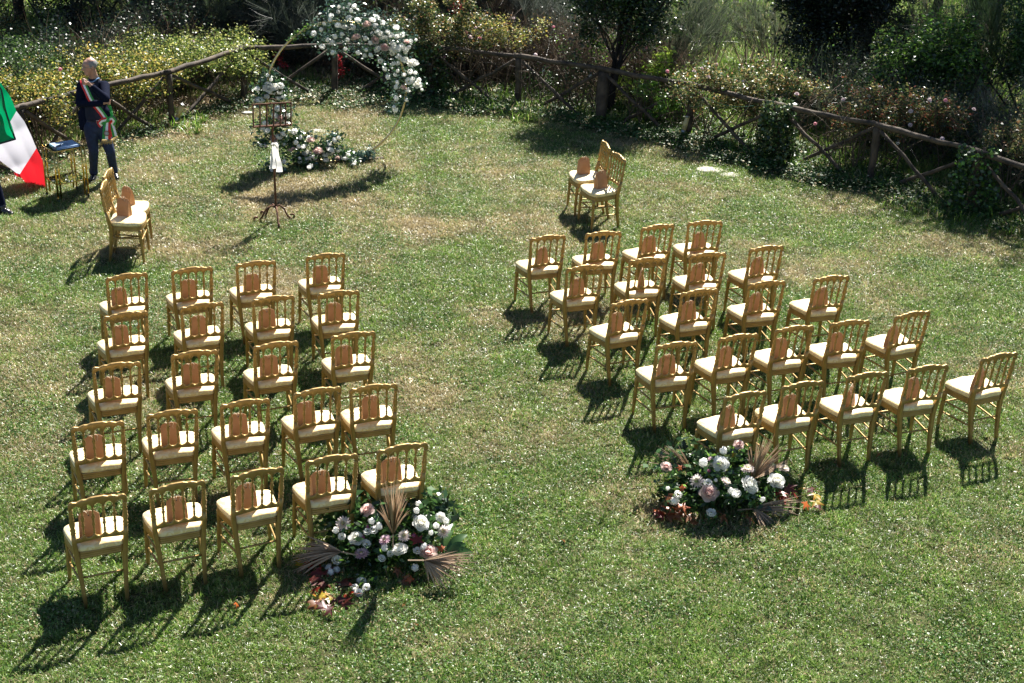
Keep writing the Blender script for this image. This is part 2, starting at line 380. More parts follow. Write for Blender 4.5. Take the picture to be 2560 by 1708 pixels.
def instancer(name, pts, protos, label, kind='stuff', smin=.85, smax=1.2, cat=None):
    coll = bpy.data.collections.new(name + '_kinds')
    for o in protos: coll.objects.link(o)
    n = len(pts); me = bpy.data.meshes.new(name); me.vertices.add(n); me.vertices.foreach_set('co', np.asarray(pts, np.float32).ravel())
    a = me.attributes.new('pick', 'INT', 'POINT'); a.data.foreach_set('value', rng.integers(0, len(protos), n).astype(np.int32))
    a = me.attributes.new('spin', 'FLOAT', 'POINT'); a.data.foreach_set('value', rng.uniform(0, 6.283, n).astype(np.float32))
    a = me.attributes.new('size', 'FLOAT', 'POINT'); a.data.foreach_set('value', rng.uniform(smin, smax, n).astype(np.float32))
    o = link(bpy.data.objects.new(name, me)); tag(o, label, cat, kind=kind)
    ng = bpy.data.node_groups.new(name, 'GeometryNodeTree')
    ng.interface.new_socket('Geometry', in_out='INPUT', socket_type='NodeSocketGeometry'); ng.interface.new_socket('Geometry', in_out='OUTPUT', socket_type='NodeSocketGeometry')
    N, L = ng.nodes, ng.links; gi = N.new('NodeGroupInput'); go = N.new('NodeGroupOutput')
    ci = N.new('GeometryNodeCollectionInfo'); ci.inputs['Collection'].default_value = coll; ci.inputs['Separate Children'].default_value = True; ci.inputs['Reset Children'].default_value = True
    ip = N.new('GeometryNodeInstanceOnPoints'); ip.inputs['Pick Instance'].default_value = True
    def na(nm, ty):
        x = N.new('GeometryNodeInputNamedAttribute'); x.data_type = ty; x.inputs[0].default_value = nm; return x.outputs[0]
    cx = N.new('ShaderNodeCombineXYZ'); L.new(na('spin', 'FLOAT'), cx.inputs[2])
    L.new(gi.outputs[0], ip.inputs['Points']); L.new(ci.outputs[0], ip.inputs['Instance']); L.new(na('pick', 'INT'), ip.inputs['Instance Index'])
    L.new(cx.outputs[0], ip.inputs['Rotation']); L.new(na('size', 'FLOAT'), ip.inputs['Scale']); L.new(ip.outputs[0], go.inputs[0])
    md = o.modifiers.new('scatter', 'NODES'); md.node_group = ng
    return o

def in_view(x, y, m=60):
    P = np.stack([x, y, np.zeros_like(x)], -1); d = P - np.array([0, 0, CH]); z = d @ FW
    u = 1280 + FPX * (d @ RV) / z; v = 854 - FPX * (d @ UV) / z
    return (u > -m * 4) & (u < 2560 + m * 4) & (v > -m * 2) & (v < 1708 + m * 3)
def jgrid(x0, x1, y0, y1, s, jit=.5):
    X, Y = np.meshgrid(np.arange(x0, x1, s), np.arange(y0, y1, s)); n = X.size
    x = X.ravel() + rng.uniform(-jit, jit, n) * s; y = Y.ravel() + rng.uniform(-jit, jit, n) * s
    k = in_view(x, y); return x[k], y[k]
def noise2(x, y, s, seed=0.0):
    return (np.sin(x * s * 1.7 + seed) * np.cos(y * s * 1.3 + seed * 2) + np.sin((x * .8 + y) * s * 2.3 + seed * 3) + np.cos((x - y * .7) * s * 3.1 + seed) * .6) / 2.6

x, y = jgrid(-10, 10, 6.6, 24, .46, .25); k = y < fence_y(x) + .3
gp = [blade_patch('grass_tuft', 4200, .36, .022, .052, .0046, .85, M_GRASS) for _ in range(5)]
instancer('grass', np.stack([x[k], y[k], hgt(x[k], y[k])], 1), gp, 'short mown lawn grass mixed with dry straw blades')
x, y = jgrid(-10, 10, 6.6, 24, .26); nn = noise2(x, y, .9, 1.3) + rng.normal(0, .35, len(x)) + .25 * noise2(x, y, 3.3, .4) + np.interp(y, [9, 14], [.22, 0]); k = (y < fence_y(x) + .2) & (nn > .34)
cp_ = [leaf_patch('clover_tuft', 420, .28, .0155, .034, .75, M_CLOVER, aspect=.8) for _ in range(4)]
instancer('clover', np.stack([x[k], y[k], hgt(x[k], y[k])], 1), cp_, 'patches of broad leaved clover and daisy leaves in the lawn', smin=.6, smax=1.3)
# leafy ground cover along the fence foot
x, y = jgrid(-7, 8, 15, 25, .20); fy = fence_y(x); dd = fy - y
k = (dd < .60 + .35 * noise2(x, y, 2.1, 4)) & (dd > -1.0) & (rng.random(len(x)) < np.where(x < -1.5, .55, .95)) & ((x > -4.6) | (dd < .5) & (dd > -.1))
cv = [leaf_patch('cover_tuft', 240, .24, .036, .09, .5, M_COVER, aspect=.7) for _ in range(4)]
instancer('ground_cover', np.stack([x[k], y[k], hgt(x[k], y[k])], 1), cv, 'low leafy weeds growing along the foot of the fence', smin=.7, smax=1.3)
# longer grass near and beyond the fence
x, y = jgrid(-16, 18, 17, 35, .62, .45); dd = y - fence_y(x)
k = (dd > -.25)
lg = [blade_patch('long_grass_tuft', 1500, .42, .05, .13, .0075, .6, M_MEADOW) for _ in range(4)]
k2 = k & ~((x < -.5) & (dd < 3.0) & (rng.random(len(x)) < .8))
instancer('long_grass', np.stack([x[k2], y[k2], np.zeros(k2.sum())], 1), lg, 'longer meadow grass growing beyond the rustic fence', smin=.8, smax=1.6)
# straw litter under the hedge at left
x, y = jgrid(-10, 3, 17.5, 28, .5, .5); dd = y - fence_y(x); k = (dd > -.15) & (dd < 2.2) & (rng.random(len(x)) < np.where(x < 0, 1, .4))
st = [blade_patch('straw_tuft', 1100, .4, .04, .11, .007, 1.15, M_STRAW) for _ in range(3)]
instancer('dry_straw', np.stack([x[k], y[k], np.zeros(k.sum())], 1), st, 'bleached dry straw lying under the hedge behind the fence')
x, y = jgrid(-10, 8, 15.5, 27, .42, .5); dd = y - fence_y(x); k = (dd > -.3) & (dd < 3.5)
lt_ = [leaf_patch('litter_tuft', 120, .3, .05, .03, .5, M_LITTER, falloff=False, aspect=.6) for _ in range(3)]
instancer('fallen_leaves', np.stack([x[k], y[k], np.zeros(k.sum())], 1), lt_, 'brown fallen leaves scattered under the bushes')

# ------------------------------------------------------------------ fence
def log(g, p0, p1, r0, r1=None, n=9, k=7, sag=0.0, wob=.006):
    p0, p1 = np.asarray(p0, float), np.asarray(p1, float); t = np.linspace(0, 1, k)[:, None]
    P = p0 + (p1 - p0) * t + rng.normal(0, wob, (k, 3)) * np.sin(np.pi * t); P[:, 2] -= sag * np.sin(np.pi * t[:, 0])
    r1 = r1 or r0; rad = (r0 + (r1 - r0) * t[:, 0]) * (1 + rng.normal(0, .04, k))
    return g.tube(P, rad, n)
fence = thing('rustic_fence', 'rustic fence of dark round logs with crossed braces along the lawn edge', 'fence', (FENCE[8][0], FENCE[8][1], 0))
fl0 = np.array([FENCE[8][0], FENCE[8][1], 0.])
RH = .79
for i, (x, y) in enumerate(FENCE):
    p = np.array([x, y, 0.]) - fl0; tl = rng.normal(0, .012, 2)
    r = .085 if i == 9 else rng.uniform(.044, .052)
    log(G(), p + (0, 0, -.05), p + (tl[0], tl[1], RH - .035), r * 1.05, r, 12).build('post', MAT['wood'], fence)
for i in range(len(FENCE) - 1):
    a = np.array([*FENCE[i], 0.]) - fl0; b = np.array([*FENCE[i + 1], 0.]) - fl0; d = (b - a) / np.linalg.norm(b - a)
    nrm = np.array([d[1], -d[0], 0]); nrm = nrm if nrm[1] < 0 else -nrm
    log(G(), a - d * .09 + (0, 0, RH + (.012 if i % 2 else 0)), b + d * .09 + (0, 0, RH + (0 if i % 2 else .012)), .040, .034, 12, 9, .012, .009).build('top_rail', MAT['wood'], fence)
    log(G(), a + d * .07 + (0, 0, RH - .07) + nrm * .015, b - d * .28 + (0, 0, -.02) + nrm * .045, .025, .027, 9, wob=.008).build('brace', MAT['wood'], fence)
    log(G(), b - d * .07 + (0, 0, RH - .07) - nrm * .02, a + d * .26 + (0, 0, -.02) - nrm * .05, .025, .027, 9, wob=.008).build('brace', MAT['wood'], fence)

# ------------------------------------------------------------------ chairs
def yb(z): return -.022 - .125 * (z - .55)         # rake of the back
WT = .197
def rail_loft(g, xs, zlo, zhi, th=.011):
    rings = []
    for x, a, b in zip(xs, zlo, zhi):
        e = min(.006, (b - a) * .3); r = []
        for dy, z in ((-th, a + e), (-th, b - e), (-th + .004, b), (th - .004, b), (th, b - e), (th, a + e), (th - .004, a), (-th + .004, a)):
            r.append((x, yb(z) + dy, z))
        rings.append(r)
    g.ring_loft(rings)
SPX = [-.108, -.036, .036, .108]
def chair_meshes():
    m = {}
    xs = np.linspace(-WT, WT, 81); t = np.abs(xs) / WT
    top = np.interp(t, [0, .22, .36, .50, .58, .70, .80, .88, .96, 1], [.893, .892, .882, .884, .879, .869, .873, .877, .868, .852])
    sup = np.array([-.184] + SPX + [.184]); lo = []
    for x in xs:
        k = np.searchsorted(sup, x); k = min(max(k, 1), 5); c = (sup[k - 1] + sup[k]) / 2; hw = (sup[k] - sup[k - 1]) / 2 - .006
        q = abs(x - c) / hw; lo.append(.800 + (.040 * math.sqrt(max(0, 1 - q * q)) if q < 1 else 0))
    lo = np.array(lo); top = np.maximum(top, lo + .01)
    g = G(); rail_loft(g, xs, lo, top, .0125); m['top_rail'] = g.mesh('top_rail', MAT['gold'], col=False)
    xs = np.linspace(-.172, .172, 71); lo, hi = [], []
    for x in xs:
        k = np.searchsorted(sup, x); k = min(max(k, 1), 5); c = (sup[k - 1] + sup[k]) / 2; hw = (sup[k] - sup[k - 1]) / 2 - .004
        q = abs(x - c) / hw; hi.append(.592 - (.030 * math.sqrt(max(0, 1 - q * q)) if q < 1 else 0)); lo.append(.532 + .006 * math.cos(x / .172 * math.pi))
    g = G(); rail_loft(g, xs, lo, hi, .010); m['lower_rail'] = g.mesh('lower_rail', MAT['gold'], col=False)
    pr = [(0, .0055), (.06, .0085), (.09, .0055), (.13, .0085), (.16, .006), (.28, .0065), (.36, .0105), (.42, .006), (.45, .009), (.48, .0055), (.54, .0085), (.64, .0115), (.72, .0065), (.75, .009), (.78, .0055), (.90, .0055), (.93, .0085), (.96, .0065), (1, .0075)]
    g = G(); g.lathe((0, yb(.585), .585), (0, yb(.806), .806), [(t, .0055 + (r - .0055) * 1.5 + .0004) for t, r in pr], 8); m['spindle'] = g.mesh('spindle', MAT['gold'], col=False)
    # stile: turned upper part + flat sabre rear leg, in one mesh per side
    for s, nm in ((-1, 'l'), (1, 'r')):
        g = G()
        path = [(.1425, -.044, .0), (.148, -.020, .12), (.155, -.002, .26), (.163, .010, .38), (.170, .006, .455), (.1755, -.010, .52), (.1775, yb(.60), .605)]
        P = np.array(path) * (s, 1, 1); rings = []
        W = [.0125, .014, .016, .0175, .0175, .016, .0145]; D = [.0135, .016, .019, .022, .022, .018, .0145]
        for p, a, b in zip(P, W, D):
            rings.append([p + (a * i, b * j, 0) for i, j in ((-1, -.8), (-.8, -1), (.8, -1), (1, -.8), (1, .8), (.8, 1), (-.8, 1), (-1, .8))])
        g.ring_loft(rings)
        pr = [(0, .0125), (.05, .0165), (.10, .0125), (.14, .016), (.19, .0165), (.24, .012), (.34, .0165), (.44, .018), (.52, .013), (.56, .016), (.61, .0125), (.70, .0145), (.76, .0105), (.80, .0145), (.84, .0105), (.92, .012), (1, .0135)]
        g.lathe((s * .1775, yb(.605), .603), (s * .1835, yb(.81), .815), [(t, .0115 + (r - .0115) * 1.35 + .001) for t, r in pr], 10)
        m['rear_leg' + nm] = g.mesh('rear_leg', MAT['gold'], col=False)
        g = G(); pr = [(0, .010), (.12, .0125), (.55, .0175), (.60, .0145), (.63, .019), (.67, .0145), (.71, .0185), (.75, .014), (.80, .0195), (.86, .0165), (.88, .021), (.92, .0175), (1, .0205)]
        g.lathe((s * .2005, .345, 0), (s * .186, .325, .392), [(t, r * 1.12) for t, r in pr], 10); m['front_leg' + nm] = g.mesh('front_leg', MAT['gold'], col=False)
        for z, key in ((.295, 'a'), (.185, 'b')):
            g = G(); a = np.array((s * (.2005 - .0145 * z / .39), .335, z)); b = np.array((s * np.interp(z, [.12, .26, .38], [.148, .155, .163]), np.interp(z, [0, .12, .26, .38], [-.044, -.02, -.002, .01]), z))
            g.lathe(a, b, [(0, .0065), (.1, .0078), (.5, .0085), (.9, .0078), (1, .0065)], 8); m['side' + key + nm] = g.mesh('side_stretcher', MAT['gold'], col=False)
    g = G(); g.lathe((-.153, -.006, .235), (.153, -.006, .235), [(0, .0065), (.5, .0085), (1, .0065)], 8); m['rear_str'] = g.mesh('rear_stretcher', MAT['gold'], col=False)
    g = G(); g.lathe((-.19, .338, .275), (.19, .338, .275), [(0, .0065), (.2, .0075), (.28, .0095), (.31, .0065), (.36, .011), (.40, .0065), (.44, .010), (.5, .012), (.56, .010), (.60, .0065), (.64, .011), (.69, .0065), (.72, .0095), (.8, .0075), (1, .0065)], 8)
    m['front_str'] = g.mesh('front_stretcher', MAT['gold'], col=False)
    # seat outline: bowed front and sides
    def outline(off=0.0, n=12):
        pts = []
        for t in np.linspace(-1, 1, n): pts.append((t * (.160 + off), -.008 - off + 0 * t))
        for t in np.linspace(0, 1, n)[1:]: pts.append((.160 + off + (.212 - .160) * t + .010 * math.sin(math.pi * t), -.008 + (.335 + .008) * t))
        for t in np.linspace(1, -1, n)[1:]: pts.append((t * (.212 + off), .335 + off + .030 * (1 - t * t)))
        for t in np.linspace(1, 0, n)[1:-1]: pts.append((-(.160 + off + (.212 - .160) * t + .010 * math.sin(math.pi * t)), -.008 + (.335 + .008) * t))
        P = np.array(pts); Q = P.copy()
        for _ in range(2): Q = (np.roll(Q, 1, 0) + 2 * Q + np.roll(Q, -1, 0)) / 4
        return Q
    g = G(); rr = []
    for off, z in ((-.004, .385), (.003, .388), (.003, .400), (-.001, .403), (.002, .407), (.002, .417), (-.001, .420), (.003, .424), (.003, .438), (-.004, .443)):
        o = outline(off); rr.append(np.concatenate([o, np.full((len(o), 1), z)], 1))
    g.ring_loft(rr); m['seat_frame'] = g.mesh('seat_frame', MAT['gold'], col=False)
    g = G(); rr = []; c = np.array([0, .165]); o0 = outline(0)
    for f, z in ((.985, .441), (1.005, .446), (1.02, .456), (1.02, .466), (.995, .476), (.94, .484), (.8, .4905), (.55, .495), (.25, .497), (.03, .4975)):
        o = c + (o0 - c) * f; r = np.concatenate([o, np.full((len(o), 1), z)], 1); r[:, 2] += .0022 * np.sin(o[:, 0] * 37 + o[:, 1] * 23) * (1 if f < 1 else .3); rr.append(r)
    g.ring_loft(rr); m['cushion'] = g.mesh('seat_cushion', MAT['damask'], col=False)
    return m
CM = chair_meshes()
CHG = 'gold banquet chairs set out on the lawn'
def make_chair(name, label, loc, rz):
    t = thing(name, label, 'chair', loc, rz, CHG)
    use('seat_cushion', CM['cushion'], t); use('seat_frame', CM['seat_frame'], t); use('top_rail', CM['top_rail'], t); use('lower_rail', CM['lower_rail'], t)
    for x in SPX: use('spindle', CM['spindle'], t, (x, 0, 0))
    for s in 'lr':
        use('rear_leg', CM['rear_leg' + s], t); use('front_leg', CM['front_leg' + s], t); use('side_stretcher', CM['sidea' + s], t); use('side_stretcher', CM['sideb' + s], t)
    use('rear_stretcher', CM['rear_str'], t); use('front_stretcher', CM['front_str'], t)
    return t
CH_ = {'L1a': [-3.659, 12.944, 0.47], 'L1b': [-3.094, 13.192, 0.393], 'L1c': [-2.523, 13.415, 0.37], 'L1d': [-1.876, 13.664, 0.351], 'L2a': [-3.444, 12.04, 0.448], 'L2b': [-2.812, 12.298, 0.421], 'L2c': [-2.209, 12.545, 0.369], 'L2d': [-1.632, 12.761, 0.289], 'L3a': [-3.261, 11.007, 0.411], 'L3b': [-2.679, 11.296, 0.378], 'L3c': [-2.036, 11.529, 0.417], 'L3d': [-1.395, 11.791, 0.349], 'L4a': [-3.127, 9.964, 0.368], 'L4b': [-2.62, 10.184, 0.355], 'L4c': [-2.093, 10.373, 0.389], 'L4d': [-1.554, 10.615, 0.42], 'L4e': [-1.106, 10.76, 0.306], 'L5a': [-2.834, 8.846, 0.422], 'L5b': [-2.323, 9.078, 0.411], 'L5c': [-1.819, 9.294, 0.477], 'L5d': [-1.308, 9.52, 0.403], 'L5e': [-0.81, 9.736, 0.407],
 'R1a': [0.32, 14.406, 0.35], 'R1b': [0.896, 14.561, 0.271], 'R1c': [1.479, 14.814, 0.407], 'R1d': [2.005, 15.001, 0.224], 'R2a': [0.672, 13.52, 0.349], 'R2b': [1.311, 13.819, 0.256], 'R2c': [1.926, 14.06, 0.274], 'R2d': [2.553, 14.293, 0.354], 'R3a': [1.049, 12.697, 0.422], 'R3b': [1.733, 13.006, 0.377], 'R3c': [2.41, 13.294, 0.313], 'R3d': [3.064, 13.5, 0.349], 'R4a': [1.412, 11.763, 0.309], 'R4b': [1.964, 12.004, 0.382], 'R4c': [2.503, 12.247, 0.36], 'R4d': [3.04, 12.431, 0.285], 'R4e': [3.66, 12.655, 0.416], 'R5a': [1.881, 10.825, 0.396], 'R5b': [2.383, 11.039, 0.367], 'R5c': [2.95, 11.249, 0.357], 'R5d': [3.515, 11.449, 0.322], 'R5e': [4.202, 11.76, 0.436],
 'P1': [1.162, 17.225, 1.958], 'P2': [1.025, 17.709, 1.776], 'Q1': [-4.501, 15.599, -1.48], 'Q2': [-4.585, 16.028, -1.562]}
ORD = {'a': 'first', 'b': 'second', 'c': 'third', 'd': 'fourth', 'e': 'fifth'}
ROWN = {'1': 'first', '2': 'second', '3': 'third', '4': 'fourth', '5': 'last'}
SPECIAL = {'P1': 'the nearer of the two chairs facing left below the fence', 'P2': 'the farther of the two chairs facing left below the fence',
           'Q1': 'the nearer of the two chairs facing right beside the brass trolley', 'Q2': 'the farther of the two chairs facing right beside the brass trolley'}
# kraft bags: fraction across the back where the bag shows, turn
BAG = dict(L1a=(.31, 0), L1b=(.41, 2), L1c=(.39, 10), L1d=(.36, -3), L2a=(.38, 0), L2b=(.39, 1), L2c=(.33, 0), L2d=(.37, 3), L3a=(.41, -8), L3b=(.44, 0), L3c=(.36, 0), L3d=(.28, 2), L4a=(.43, 6), L4b=(.47, -4), L4c=(.375, 0), L4d=(.24, 3), L4e=(.41, 0), L5a=(.37, -14), L5b=(.46, -2), L5c=(.3, 2), L5d=(.28, 4), L5e=(.27, 3),
           R1a=(.33, 32), R1b=(.35, 24), R1c=(.24, 8), R1d=(.31, 26), R2a=(.28, 18), R2b=(.34, 72), R2c=(.25, 22), R2d=(.24, 18), R3a=(.14, 20), R3b=(.22, 12), R3c=(.2, 14), R3d=(.22, 16), R4a=(.25, 10), R4b=(.18, 14), R4c=(.12, 10), R4d=(.16, 16), R4e=(-.08, 25), R5a=(.08, 20), R5b=(.15, 10), R5c=(.1, 48), R5d=(.09, 18), R5e=(-.06, 30))
def bag_meshes():
    W, Dp, H = .074, .040, .215
    rings = []
    for z, w, d in ((0, 1, 1), (.03, 1, .98), (.10, .99, .74), (.16, .97, .42), (.190, .95, .17), (.2, .80, .10), (.2095, .62, .07), (H, .48, .05)):
        ww, dd = W * w, Dp * d; r = []
        for a, b in ((-1, -1), (-.33, -1.0), (.33, -1.0), (1, -1), (.93 if z > .02 else 1, 0), (1, 1), (.33, 1), (-.33, 1), (-1, 1), (-.93 if z > .02 else -1, 0)):
            r.append((a * ww, b * dd, z))
        rings.append(r)
    g = G().ring_loft(rings)
    body = g.mesh('bag_body', MAT['kraft'], smooth=False, col=False)
    g = G(); th = np.linspace(0, 2 * np.pi, 10)
    hz = .188
    g.tube([(-.002, -.013, hz), (-.012, -.012, hz + .02), (-.028, -.008, hz + .036), (-.036, -.004, hz + .030), (-.022, .0, hz + .024), (.0, -.004, hz + .030), (.016, -.006, hz + .038), (.030, -.010, hz + .020), (.022, -.014, hz + .0), (.026, -.017, hz - .018)], .0019, 4)
    g.tube([(.0, -.013, hz), (.004, .0, hz + .028), (.0, .013, hz)], .0018, 4)
    string = g.mesh('string', MAT['twine'], col=False)
    g = G()
    for s in (-1, 1): g.lathe((0, s * .0125, hz), (0, s * .0150, hz - .001), [(0, .0045), (1, .0045)], 8)
    return body, string, g.mesh('punched_hole', MAT['dark'], col=False)
BM = bag_meshes()
def add_bag(key, loc, rz, label):
    b = thing('paper_bag', label, 'paper bag', loc, rz, 'brown kraft favour bags on the chairs')
    o = use('bag_body', BM[0], b); o.scale = (rng.uniform(.95, 1.04), rng.uniform(.9, 1.1), rng.uniform(.96, 1.04)); use('string', BM[1], b); use('punched_hole', BM[2], b)
for key, (x, y, a) in CH_.items():
    if key in SPECIAL:
        who = SPECIAL[key]; lab = 'gold spindle-back chair, ' + who; bl = 'brown paper bag on ' + who
    else:
        side = 'left' if key[0] == 'L' else 'right'
        who = f"{ORD[key[2]]} from left, {ROWN[key[1]]} row from the arch, {side} block"
        lab = 'gold chair, ' + who; bl = 'brown paper bag on chair ' + who
    if len(lab.split()) > 16: lab = ' '.join(lab.split()[:16])
    t = make_chair('banquet_chair', lab, (x, y, hgt(x, y) - .004), a); t.rotation_euler = (rng.normal(0, .006), rng.normal(0, .006), a)
    ca, sa = math.cos(a), math.sin(a)
    def wl(q, h=0): return np.array([x + ca * q[0] - sa * q[1], y + sa * q[0] + ca * q[1], h])
    if key in BAG:
        u, turn = BAG[key]
        tl = proj(wl((-WT, yb(.87)), .87)); tr = proj(wl((WT, yb(.87)), .87)); px = tl[0] + u * (tr[0] - tl[0])
        best = min(np.linspace(-.2, .2, 81), key=lambda q: abs(proj(wl((q, .075), .67))[0] - px))
        q = (min(max(best, -.115), .115), .075 + rng.uniform(-.005, .012)); rz = a + R(turn)
    else:
        q, rz = {'P1': ((-.02, .17), a + R(-75)), 'P2': ((.03, .20), a + R(-80)), 'Q1': ((-.03, .13), a + R(70)), 'Q2': ((-.02, .15), a + R(55))}[key]
    p = wl(q, .4925 + hgt(x, y)); add_bag(key, p, rz, bl)

# ------------------------------------------------------------------ vegetation
def jit_cols(n, cols, wts=None, j=.18):
    cols = np.array(cols); c = cols[rng.choice(len(cols), n, p=wts)]
    return c * rng.uniform(1 - j, 1 + j, (n, 1))
def clumps(n, c, r, k, spread, shell=.35, zpow=1.0):
    """points gathered in clumps inside an ellipsoid"""
    d = rng.normal(0, 1, (k, 3)); d /= np.linalg.norm(d, axis=1)[:, None]
    cc = d * (rng.random((k, 1)) ** shell); cc = cc * r
    w = rng.random(k) + .15; pick = rng.choice(k, n, p=w / w.sum())
    return np.asarray(c) + cc[pick] + rng.normal(0, 1, (n, 3)) * spread
def leafy(name, parent, groups, material=None):
    """groups: [(points, leafsize, colours, aspect)] -> one foliage part"""
    Vs, Fs, Cs, n0 = [], [], [], 0
    for P, size, cols, asp in groups:
        V, F, C = leaves(P, size, aspect=asp, cols=cols); Vs.append(V); Fs.append(F + n0); Cs.append(C); n0 += len(V)
    me = raw_mesh(name, np.concatenate(Vs), np.concatenate(Fs), np.concatenate(Cs), material or MAT['leaf'])
    return link(bpy.data.objects.new(name, me), parent)
def wand(g, p0, d, L, r, bend=.3, k=5, n=3, col=(1, 1, 1)):
    d = np.asarray(d, float) / np.linalg.norm(d); P = [np.asarray(p0, float)]; b = rng.normal(0, bend, 3) / k
    for i in range(k - 1):
        d = d + b + rng.normal(0, bend * .25, 3); d /= np.linalg.norm(d); P.append(P[-1] + d * L / (k - 1))
    g.tube(P, np.linspace(r, r * .35, k), n, col=col); return np.array(P)
def strips(P0, D, L, wd, bend, cols, k=4):
    """many thin tapering twigs as flat strips, arrays in and out"""
    n = len(P0); D = D / np.linalg.norm(D, axis=1)[:, None]; b = rng.normal(0, 1, (n, 3)) * np.reshape(bend, (-1, 1)); S = rng.normal(0, 1, (n, 3)); S -= D * (S * D).sum(1)[:, None]; S /= np.linalg.norm(S, axis=1)[:, None]
    V = []; P = P0.copy(); d = D.copy()
    for i in range(k):
        w_ = wd * (1 - .8 * i / (k - 1)); V += [P - S * w_ / 2, P + S * w_ / 2]
        d = d + b / k; d /= np.linalg.norm(d, axis=1)[:, None]; P = P + d * (L / (k - 1))[:, None]
    V = np.stack(V, 1).reshape(-1, 3); base = np.arange(n)[:, None] * 2 * k
    F = np.concatenate([base + [2 * i, 2 * i + 1, 2 * i + 3, 2 * i + 2] for i in range(k - 1)])
    return V, F, np.repeat(cols, 2 * k, 0), P
BROOM = [(.055, .08, .045), (.09, .115, .075), (.03, .045, .025), (.13, .14, .10)]  # twig tones darkened in place of tree shade
DRYTWIG = [(.09, .06, .038), (.17, .13, .09), (.05, .034, .022)]
def broom(name, label, cat, base, h, n, spread, cols=BROOM, group=None, fan=.45, wd=.006, lean=(0, 0), g_only=False):
    t = thing(name, label, cat, base, 0, group)
    m = max(24, n // 8); a = rng.uniform(0, 6.283, m); r = np.sqrt(rng.random(m))
    P0 = np.stack([np.cos(a) * r * spread * .25, np.sin(a) * r * spread * .25, np.zeros(m)], 1)
    D = np.stack([np.cos(a) * r * fan + lean[0], np.sin(a) * r * fan + lean[1], np.ones(m)], 1) + rng.normal(0, .14, (m, 3))
    V1, F1, C1, P1 = strips(P0, D, h * rng.uniform(.45, .75, m), .022, .2 + .4 * fan, jit_cols(m, [(.10, .075, .05), (.16, .13, .10)]), 5)
    # tufts: sprays of fine twigs leaving the branches
    K = n * 10; q = rng.integers(0, m, K); sub = rng.integers(0, 6, K) / 5.0 * .6 + .4; S = P0[q] + (P1[q] - P0[q]) * sub[:, None]
    dirs = rng.normal(0, .14 + .36 * fan, (m * 6, 3)); key = q * 6 + (sub * 0 + np.round((sub - .4) / .12)).astype(int)
    D2 = (P1[q] - P0[q]); D2 /= np.linalg.norm(D2, axis=1)[:, None]; D2 = D2 + dirs[np.clip(key, 0, m * 6 - 1)] + rng.normal(0, .10 + .14 * fan, (K, 3))
    tone = rng.uniform(.55, 1.25, m * 6)[np.clip(key, 0, m * 6 - 1)]
    V2, F2, C2, _ = strips(S, D2, h * rng.uniform(.14, .34, K), wd * .85, .55, jit_cols(K, cols) * tone[:, None])
    link(bpy.data.objects.new('branches', raw_mesh('branches', V1, F1, C1, MAT['leaf'])), t)
    link(bpy.data.objects.new('twigs', raw_mesh('twigs', V2, F2, C2, MAT['leaf'])), t)
    return t
YGREEN = [(.36, .36, .07), (.48, .42, .11), (.15, .22, .035), (.05, .10, .02), (.03, .06, .015), (.50, .36, .09)]  # the dark tones stand in for shaded gaps between the leaves
ROSEG = [(.14, .17, .06), (.25, .24, .08), (.08, .12, .04), (.30, .16, .07), (.40, .34, .14)]
DGREEN = [(.035, .075, .02), (.055, .11, .028), (.025, .05, .015)]
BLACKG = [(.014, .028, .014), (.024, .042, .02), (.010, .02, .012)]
FRESH = [(.12, .26, .035), (.20, .36, .05), (.08, .17, .03)]
def bloom_mesh(name, col, r=.03, rows=3):
    g = G(); g.sphere((0, 0, 0), (r * .62, r * .62, r * .6), 7, 5, col=np.array(col) * .9)
    for k in range(rows):
        n = 5; el = .95 - .5 * k
        for j in range(n):
            a = j * 6.283 / n + k * .6; o = np.array((math.cos(a), math.sin(a), 0)); s = np.array((-o[1], o[0], 0)); up = np.array((0, 0, 1.))
            rr = r * (.5 + .25 * k); P = []
            for v in (0, .5, 1):
                row = []
                for u in (-1, 0, 1):
                    w_ = rr * .75 * (1 - .35 * abs(v - .5) * 2)
                    row.append(o * rr * (.45 + .55 * v * (1 - .25 * u * u)) + s * u * w_ + up * rr * (el * v - .3 + .12 * u * u))
                P.append(row)
            g.grid(P, col=np.clip(np.array(col) * rng.uniform(.9, 1.08), 0, .95))
    return g.mesh(name, MAT['petal'])
BL_PINK = bloom_mesh('garden_rose', (.90, .50, .56), .038)
BL_PALE = bloom_mesh('garden_rose', (.93, .80, .80), .038)

